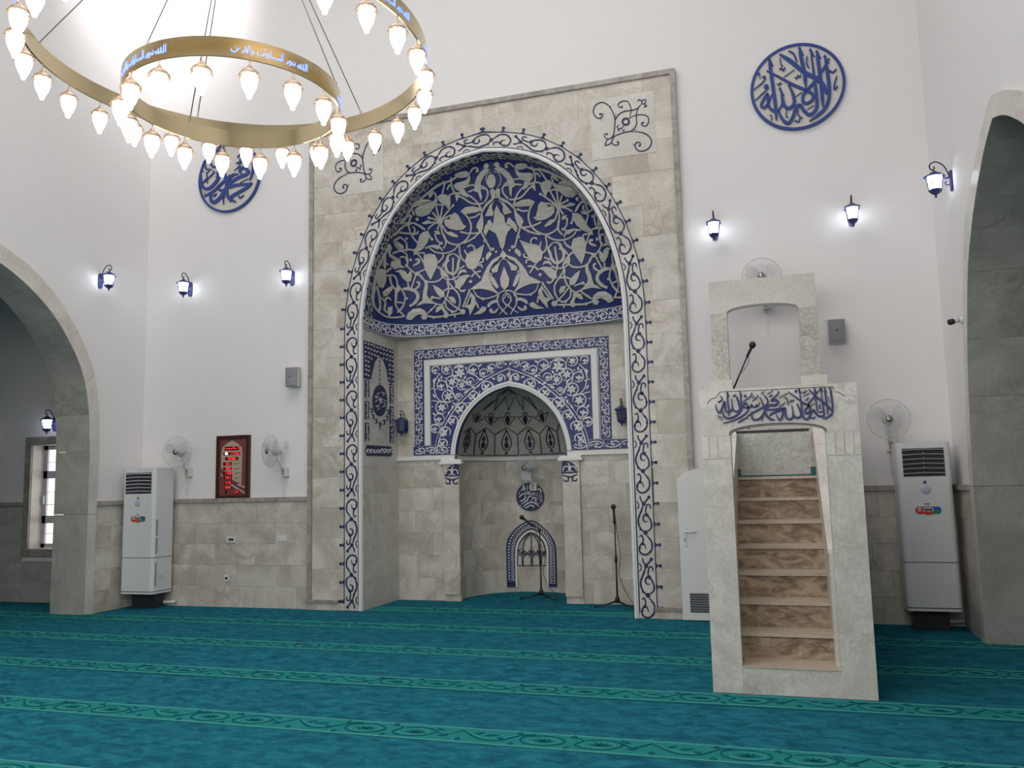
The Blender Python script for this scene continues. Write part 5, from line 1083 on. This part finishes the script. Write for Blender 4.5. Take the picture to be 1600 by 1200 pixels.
# ------------------------------------------------------------------ air conditioners
def aircon(w, label, x0, right):
    t = tag(empty('air_conditioner'), label, 'air conditioner', 'white floor standing air conditioners')
    d = .36; yb = -.05; yf = yb-d; z0, z1, zm = .20, 1.835, .665
    def body(a, b, name):
        r_ = .05; P = [(0, yb), (0, yf+r_)]+[(r_-r_*math.cos(R(15*i)), yf+r_-r_*math.sin(R(15*i))) for i in range(1, 6)]+[(r_, yf), (w-r_, yf)]+[(w-r_+r_*math.sin(R(15*i)), yf+r_-r_*math.cos(R(15*i))) for i in range(1, 6)]+[(w, yf+r_), (w, yb)]
        n = len(P); vs = [(x, y, a) for x, y in P]+[(x, y, b) for x, y in P]
        return MB().add(vs, [tuple(range(n)), tuple(range(2*n-1, n-1, -1))]+[(i, (i+1) % n, n+(i+1) % n, n+i) for i in range(n)]).build(name, M['white'], t)
    body(zm+.004, z1, 'upper_body'); body(z0+.035, zm-.004, 'lower_body'); 
    MB().box((.01, yf+.02, zm-.004), (w-.01, yb, zm+.004)).box((.02, yf+.02, z0+.025), (w-.02, yb, z0+.035)).build('seam', M['black'], t); body(z0, z0+.025, 'base_tray')
    g0, g1, gz0, gz1 = .055, w-.055 if not right else w-.06, 1.50, 1.775
    MB().box((g0, yf-.003, gz0), (g1, yf+.004, gz1)).build('outlet_recess', M['slot'], t)
    for i in range(6):
        z = gz0+.022+i*.046; o = MB(); vs = []
        for j in range(9): x = g0+(g1-g0)*j/8; up = .006*(1-(j/4-1)**2); vs += [(x, yf-.004, z+up), (x, yf-.014, z+up+.002), (x, yf-.014, z+up+.008), (x, yf-.004, z+up+.010)]
        fs = []
        for j in range(8):
            for q in range(4): fs.append((4*j+q, 4*j+(q+1) % 4, 4*j+4+(q+1) % 4, 4*j+4+q))
        o.add(vs, fs).build('louver', M['white'] if not right else M['grille'], t)
    o = MB(); cx = (g0+g1)/2
    for i in range(6): o.box((cx-.004, yf-.016, gz0+.03+i*.046), (cx+.004, yf-.012, gz0+.052+i*.046))
    o.build('louver_pin', M['grille'], t)
    MB().lathe([(.044, 0), (.044, -.006), (.036, -.009)], c=(cx, yf, 1.375), n=24, axis='y').build('control_dial', M['badgeblue'], t)
    MB().poly([(cx-.018, 1.437), (cx, 1.462), (cx+.018, 1.437)], wallY(yf), 0, .003).box((cx-.02, yf-.003, 1.428), (cx+.02, yf, 1.432)).box((cx-.022, yf-.003, 1.228), (cx+.026, yf, 1.234)).build('logo_mark', M['black'], t)
    o = MB()
    for a in (-.016, .012, .03):
        for b in (1.31, 1.29): o.box((cx+a, yf-.002, b), (cx+a+.010, yf, b+.004))
    o.build('indicator_marks', M['greycase'], t)
    sx, sz, hw, hh = cx+.01, 1.168, .115, .036
    def pill(a, b, c0, c1, mat, nm, h=.003):
        P = []
        lo, hi = sx+a, sx+b
        P = [(lo, sz+c0), (hi, sz+c0), (hi, sz+c1), (lo, sz+c1)]
        if nm == 'l': P = [(lo+.02, sz+c0), (hi, sz+c0), (hi, sz+c1), (lo+.02, sz+c1), (lo, sz+c1-.02), (lo, sz+c0+.02)]
        if nm == 'rt': P = [(lo, sz+c0), (hi, sz+c0), (hi, sz+c1-.02), (hi-.02, sz+c1), (lo, sz+c1)]
        if nm == 'rb': P = [(lo, sz+c0), (hi-.02, sz+c0), (hi, sz+c0+.02), (hi, sz+c1), (lo, sz+c1)]
        MB().poly(P, wallY(yf), 0, h).build('sticker', mat, t)
    pill(-hw, -.02, -hh, hh, M['red'], 'l'); pill(.02, hw, 0, hh, M['stblue'], 'rt'); pill(.02, hw, -hh, 0, M['stgreen'], 'rb')
    MB().blob((sx, sz), .046, wallY(yf), 0, .005, n=18).build('sticker', M['red'], t); MB().poly([(sx-.046, sz-.012), (sx+.046, sz-.012), (sx+.046, sz+.022), (sx, sz+.044), (sx-.046, sz+.022)], wallY(yf), .005, .007).build('sticker', M['silver'], t)
    MB().box((sx-.09, yf-.005, sz-.008), (sx-.062, yf-.003, sz+.026)).build('sticker', M['white'], t)
    MB().poly([(sx-.084, sz), (sx-.076, sz+.018), (sx-.068, sz)], wallY(yf), .005, .007).box((sx-.034, yf-.009, sz-.004), (sx-.018, yf-.007, sz+.016)).box((sx-.012, yf-.009, sz-.004), (sx+.004, yf-.007, sz+.016)).box((sx+.010, yf-.009, sz-.004), (sx+.032, yf-.007, sz+.016)).build('sticker_print', M['black'], t)
    if not right:
        MB().box((w-.001, yf+.04, .95), (w+.004, yf+.075, 1.16)).box((w-.001, yf+.04, .72), (w+.004, yf+.075, .92)).box((w-.001, yf+.04, .30), (w+.004, yf+.07, .60)).build('side_grille', M['grille'], t)
        MB().box((w, yf+.10, .36), (w+.003, yf+.20, .44)).build('side_label', M['greycase'], t)
    MB().box((.07, yf+.16, 0), (w-.10, yb-.02, z0)).build('shadow_base', M['iron'], t)  # black base block, its colour stands in for the shadow under the unit
    MB().tube([(w*.6, yb-.06, z0), (w*.62, yb-.03, .07), (w+.06, yb+.01, .06)], .02, n=8, k=3).build('drain_pipe', M['offwhite'], t)
    t.location = (x0, 0, 0); return t
aircon(.525, 'white tower air conditioner in the left corner under a fan', onY(190, 800, -.41).x, False)
aircon(.49, 'white tower air conditioner right of the minbar', onY(1405, 800, -.41).x+.01, True)
# ------------------------------------------------------------------ prayer time clock
ck = tag(empty('prayer_clock'), 'tall dark framed digital clock with red glowing numerals on the left wall', 'clock'); yk = YW
kx0, kx1, kz0, kz1 = -7.30, -6.79, 1.405, 2.245
fk = crop(325, 670, 10.44, planeY(yk-.035))
o = MB(); 
for a, b, c_, d_ in ((kx0, kz0, kx0+.045, kz1), (kx1-.045, kz0, kx1, kz1), (kx0+.045, kz0, kx1-.045, kz0+.045), (kx0+.045, kz1-.045, kx1-.045, kz1)): o.box((a, yk-.05, b), (c_, yk, d_))
o.build('frame', M['woodframe'], ck)
MB().box((kx0+.04, yk-.034, kz0+.04), (kx1-.04, yk, kz1-.04)).build('panel', M['maroon'], ck)
MB().poly([(215, 640), (222, 400), (240, 300), (310, 240), (395, 190), (480, 235), (555, 310), (560, 400), (545, 920), (395, 830), (400, 740), (245, 680)], fk, 0, .003).build('printed_arch', M['beigeprint'], ck)
MB().poly([(380, 900), (600, 1040), (595, 1055), (365, 915)], fk, 0, .004).poly([(480, 900), (600, 945), (600, 965), (470, 915)], fk, 0, .004).poly([(210, 735), (222, 730), (245, 775), (232, 782)], fk, 0, .004).build('printed_banner', M['silver'], ck)
o = MB()
WIN = [(275, 285, 512, 355), (255, 378, 528, 430), (283, 458, 497, 512), (250, 542, 392, 600), (248, 622, 390, 676), (250, 697, 390, 750), (262, 773, 385, 826), (270, 850, 385, 905), (280, 928, 385, 985), (440, 1000, 520, 1060), (283, 1010, 310, 1062)]
for a, b, c_, d_ in WIN: o.poly([(a, b+8), (c_, b), (c_, d_-6), (a, d_)], fk, .003, .006)
o.build('display_window', M['display'], ck)
lg = MB(); SEG = dict(a=((0, 0), (1, 0)), b=((1, 0), (1, .5)), c=((1, .5), (1, 1)), d=((0, 1), (1, 1)), e=((0, .5), (0, 1)), f=((0, 0), (0, .5)), g=((0, .5), (1, .5)))
DG = {'0': 'abcdef', '1': 'bc', '2': 'abged', '3': 'abgcd', '4': 'fgbc', '5': 'afgcd', '6': 'afgedc', '7': 'abc', '8': 'abcdefg', '9': 'abcdfg'}
def digits(s, x, y, w, h, gap):
    for c_ in s:
        if c_ == ':':
            lg.blob((x, y+h*.3), 4, fk, .006, .009, n=5); lg.blob((x, y+h*.7), 4, fk, .006, .009, n=5); x += gap*.6; continue
        for k_ in DG[c_]: (ax, ay), (bx, by) = SEG[k_]; lg.stroke([(x+ax*w, y+ay*h), (x+bx*w, y+by*h)], 6, fk, .006, .009, taper=False, k=1)
        x += w+gap
digits('11', 370, 392, 14, 28, 14); digits('33', 435, 388, 16, 30, 14); digits('5', 495, 390, 16, 28, 10); digits('10', 325, 470, 14, 30, 12); digits('2025', 385, 472, 12, 28, 8)
for y, s_ in ((555, '331'), (632, '500'), (708, '1128'), (784, '257'), (862, '519'), (940, '650')): digits(s_, 296 if len(s_) == 3 else 280, y, 16, 32, 12)
digits('24', 452, 1012, 16, 34, 14)
for P_ in ([(285, 318), (300, 328), (315, 318), (330, 328), (345, 318), (360, 328), (375, 318), (395, 326), (410, 318), (425, 300), (440, 326), (465, 326), (480, 318)], [(490, 326), (490, 292)], [(505, 326), (505, 288)], [(455, 300), (462, 294)], [(350, 345), (370, 345)]): lg.stroke(P_, 9, fk, .006, .009, k=2)
lg.build('led_numerals', M['led'], ck)
MB().blob((307, 405), 22, fk, .006, .010, n=10).build('seconds_light', M['ledhot'], ck)
o = MB()
for y in (565, 648, 722, 800, 880): o.stroke([(425, y+10), (450, y), (470, y+8), (490, y-2), (520, y-6)], 6, fk, .003, .005, k=2)
o.build('printed_names', M['black'], ck); rebase(ck, ((kx0+kx1)/2, yk, kz0))
# ------------------------------------------------------------------ small wall fittings
def speaker(px, py, w, h, label):
    t = tag(empty('loudspeaker'), label, 'speaker', 'grey wall loudspeakers'); d = .15
    P = [(-w/2, -.04), (-w/2, -d+.03), (-w/4, -d+.005), (0, -d), (w/4, -d+.005), (w/2, -d+.03), (w/2, -.04)]; n = len(P)
    MB().add([(x, y, z) for z in (-h/2, h/2) for x, y in P], [tuple(range(n)), tuple(range(2*n-1, n-1, -1))]+[(i, (i+1) % n, n+(i+1) % n, n+i) for i in range(n)]).build('grille', M['grey'], t)
    MB().box((-w/2-.008, -d+.045, -h/2-.01), (w/2+.008, -.035, h/2+.012)).build('case', M['greycase'], t); MB().box((-.03, -.04, -.04), (.03, 0, .04)).build('bracket', M['black'], t)
    MB().box((-.01, -d-.002, -.008), (.01, -d+.001, .006)).build('badge', M['black'], t)
    MB().tube([(-w/2, -.06, h/2), (-w/2-.02, -.03, h/2+.02), (-w/2-.03, 0, h/2+.02)], .004, n=5).build('cord', M['offwhite'], t)
    p = onY(px, py, YW-.12); t.location = (p.x, YW, p.z)
speaker(454.5, 588.5, .165, .235, 'small grey loudspeaker left of the mihrab'); speaker(1307.5, 516.5, .165, .235, 'small grey loudspeaker right of the minbar canopy')
def plate(name, px, py, w, h, label, slots, grp=None):
    p = onY(px, py, YW-.035); t = tag(empty(name), label, 'socket' if name == 'wall_socket' else 'switch', grp)
    y0 = YW-.03 if p.z < DZ else YW
    MB().box((-w/2, -.010, -h/2), (w/2, 0, h/2)).build('plate', M['offwhite'], t)
    for a, b, c_, d_ in slots: MB().box((a, -.013, b), (c_, -.010, d_)).build('opening', M['slot'] if name == 'wall_socket' else M['greycase'], t)
    t.location = (p.x, y0, p.z)
plate('wall_socket', 361, 843, .13, .075, 'white socket with two dark openings below the clock', [(-.035, -.015, .0, .015), (.004, -.015, .04, .015)])
plate('wall_socket', 441, 841, .14, .07, 'white double socket below the second fan', [(-.045, -.005, -.035, .005), (.03, -.005, .04, .005)])
plate('wall_socket', 354, 903, .07, .085, 'low white socket near the floor left of the mihrab', [(-.018, -.02, .018, .012)])
plate('light_switch', 445, 694, .07, .09, 'small white switch beside the second wall fan', [(-.015, -.02, .015, .02)])
sc_ = tag(empty('security_camera'), 'small white bullet camera on the right side wall', 'camera'); p = onX(1505, 500, XR)
MB().lathe([(.035, 0), (.035, -.02), (.02, -.03)], c=(0, 0, 0), n=14, axis='x').tube([(-.02, 0, 0), (-.06, 0, -.01), (-.075, -.01, .0)], .010, n=8).build('mount', M['white'], sc_)
MB().tube([(-.045, .0, .005), (-.095, -.03, -.012)], .026, n=14).build('camera_body', M['white'], sc_); MB().tube([(-.09, -.028, -.011), (-.125, -.048, -.020)], .0275, n=14).build('lens_front', M['black'], sc_)
sc_.location = (XR, p.y, p.z)
# ------------------------------------------------------------------ microphones
def micstand(fx, fy, h, tilt, label, mic, boom=None):
    t = tag(empty('microphone_stand'), label, 'microphone stand', 'black microphone stands in the mihrab'); B = M['black']
    for a in (200, 330, 85): MB().tube([(0, 0, .075), (.14*math.cos(R(a)), .14*math.sin(R(a)), .035), (.29*math.cos(R(a)), .29*math.sin(R(a)), .012)], [.011, .010, .010], n=8).build('leg', B, t)
    MB().lathe([(.022, .05), (.034, .07), (.026, .11), (.014, .14)], n=12).build('leg_hub', B, t)
    MB().tube([(0, 0, .10), (0, 0, h*.55)], .011, n=8).tube([(0, 0, h*.5), (0, 0, h)], .008, n=8).lathe([(.016, h*.52), (.018, h*.55), (.016, h*.6)], n=10).build('pole', B, t)
    if boom:
        MB().tube([(0, 0, h), boom], .006, n=6).lathe([(.02, h-.02), (.02, h+.02)], n=8).build('boom', B, t); mx0 = Vector(boom)
    else: mx0 = Vector((0, 0, h))
    d = Vector(mic).normalized(); m0 = mx0; m1 = m0+d*.16
    MB().tube([m0-d*.03, m1], [.013, .017], n=10).build('microphone_body', B, t)
    c_ = m1+d*.02; MB().lathe([(.004, -.03), (.026, -.02), (.033, 0), (.026, .022), (.006, .032)], c=c_, n=12).build('windscreen', B, t)
    MB().box((m0.x-.02, m0.y-.012, m0.z-.02), (m0.x+.02, m0.y+.012, m0.z+.01)).build('clip', B, t)
    MB().tube([m0+Vector((.01, 0, 0)), (.05, .03, h*.6), (.03, .02, h*.35), (.18, .05, .05), (.35, .05, .009), (.62, .12, .009)], .004, n=5, k=4).build('cable', B, t)
    t.location = (fx, fy, 0); t.rotation_euler = (0, 0, 0)
p = onZ_ = (lambda px, py: CAM+ray(px, py)*(-CAM.z/ray(px, py).z))
q = onZ_(846, 936); micstand(q.x, q.y, .90, 0, 'black microphone stand in front of the small arch panel', (-.75, -.1, .55), boom=(-.09, -.02, .965))
q = onY(965, 944, .80); micstand(q.x, .80, 1.03, 0, 'tall black microphone stand near the right jamb of the recess', (-.05, 0, 1))
t = tag(empty('gooseneck_microphone'), 'black microphone on a thin boom at the top of the minbar', 'microphone'); B = M['black']
a, b, c_ = onY(1146, 608, -1.0), onY(1167, 558, -1.0), onY(1175, 541, -1.0)
base = Vector((-.365, -.72, TOPZ))
MB().tube([base+Vector((0, 0, .01)), base+Vector((0, 0, .62)), a], .010, n=8).tube([a, b], [.009, .007], n=8).build('boom', B, t)
MB().lathe([(.09, 0), (.09, .012), (.02, .02)], c=base, n=16).build('foot', B, t)
MB().tube([b, c_], [.012, .016], n=10).build('microphone_body', B, t); d = (c_-b).normalized()
MB().lathe([(.006, -.035), (.028, -.02), (.034, .004), (.026, .028), (.005, .036)], c=c_+d*.012, n=12).build('windscreen', B, t)
MB().tube([b+Vector((.012, 0, .01)), b+Vector((.01, 0, -.06)), (a+b)/2+Vector((.012, 0, 0))], .003, n=5, k=3).build('cable', B, t); rebase(t, base)
# ------------------------------------------------------------------ aisle window
wd = tag(empty('window_1'), kind='structure'); WX0, WX1, WZ0, WZ1 = -10.46, -9.45, .74, 2.24
o = MB()
for a, b, c_, d_ in ((WX0-.11, WZ0-.10, WX0, WZ1+.11), (WX1, WZ0-.10, WX1+.11, WZ1+.11), (WX0, WZ1, WX1, WZ1+.11), (WX0, WZ0-.10, WX1, WZ0)):
    MB().box((a, -.03, b), (c_, .0, d_)).build('window_surround', M['trim'], wd)
MB().box((WX0-.0, 0, WZ0), (WX0+.006, .24, WZ1)).box((WX1-.006, 0, WZ0), (WX1, .24, WZ1)).box((WX0, 0, WZ0-.0), (WX1, .24, WZ0+.012)).box((WX0, 0, WZ1-.01), (WX1, .24, WZ1)).build('reveal_lining', M['stone_smooth'], wd)
o = MB(); fy0, fy1 = .20, .27
for a, b, c_, d_ in ((WX0, WZ0, WX0+.075, WZ1), (WX1-.075, WZ0, WX1, WZ1), (WX0, WZ0, WX1, WZ0+.07), (WX0, WZ1-.07, WX1, WZ1), (-9.99, WZ0, -9.92, WZ1), (WX0, 1.75, WX1, 1.86), (WX0, 1.10, WX1, 1.21)): o.box((a, fy0, b), (c_, fy1, d_))
o.build('window_frame', M['pvc'], wd)
for x0, x1 in ((WX0+.075, -9.99), (-9.92, WX1-.075)):
    for z0, z1 in ((WZ0+.07, 1.10), (1.21, 1.75), (1.86, WZ1-.07)): MB().box((x0, .235, z0), (x1, .245, z1)).build('pane', M['sky'], wd)
o = MB()
for z in (.95, 1.37, 1.55, 1.99): o.tube([(WX0+.075, .228, z), (WX1-.075, .228, z)], .006, n=6)
o.build('security_bar', M['greycase'], wd)
MB().box((WX0+.03, .17, 1.38), (WX0+.055, .20, 1.50)).build('window_handle', M['white'], wd)
print('objects', len(bpy.data.objects))
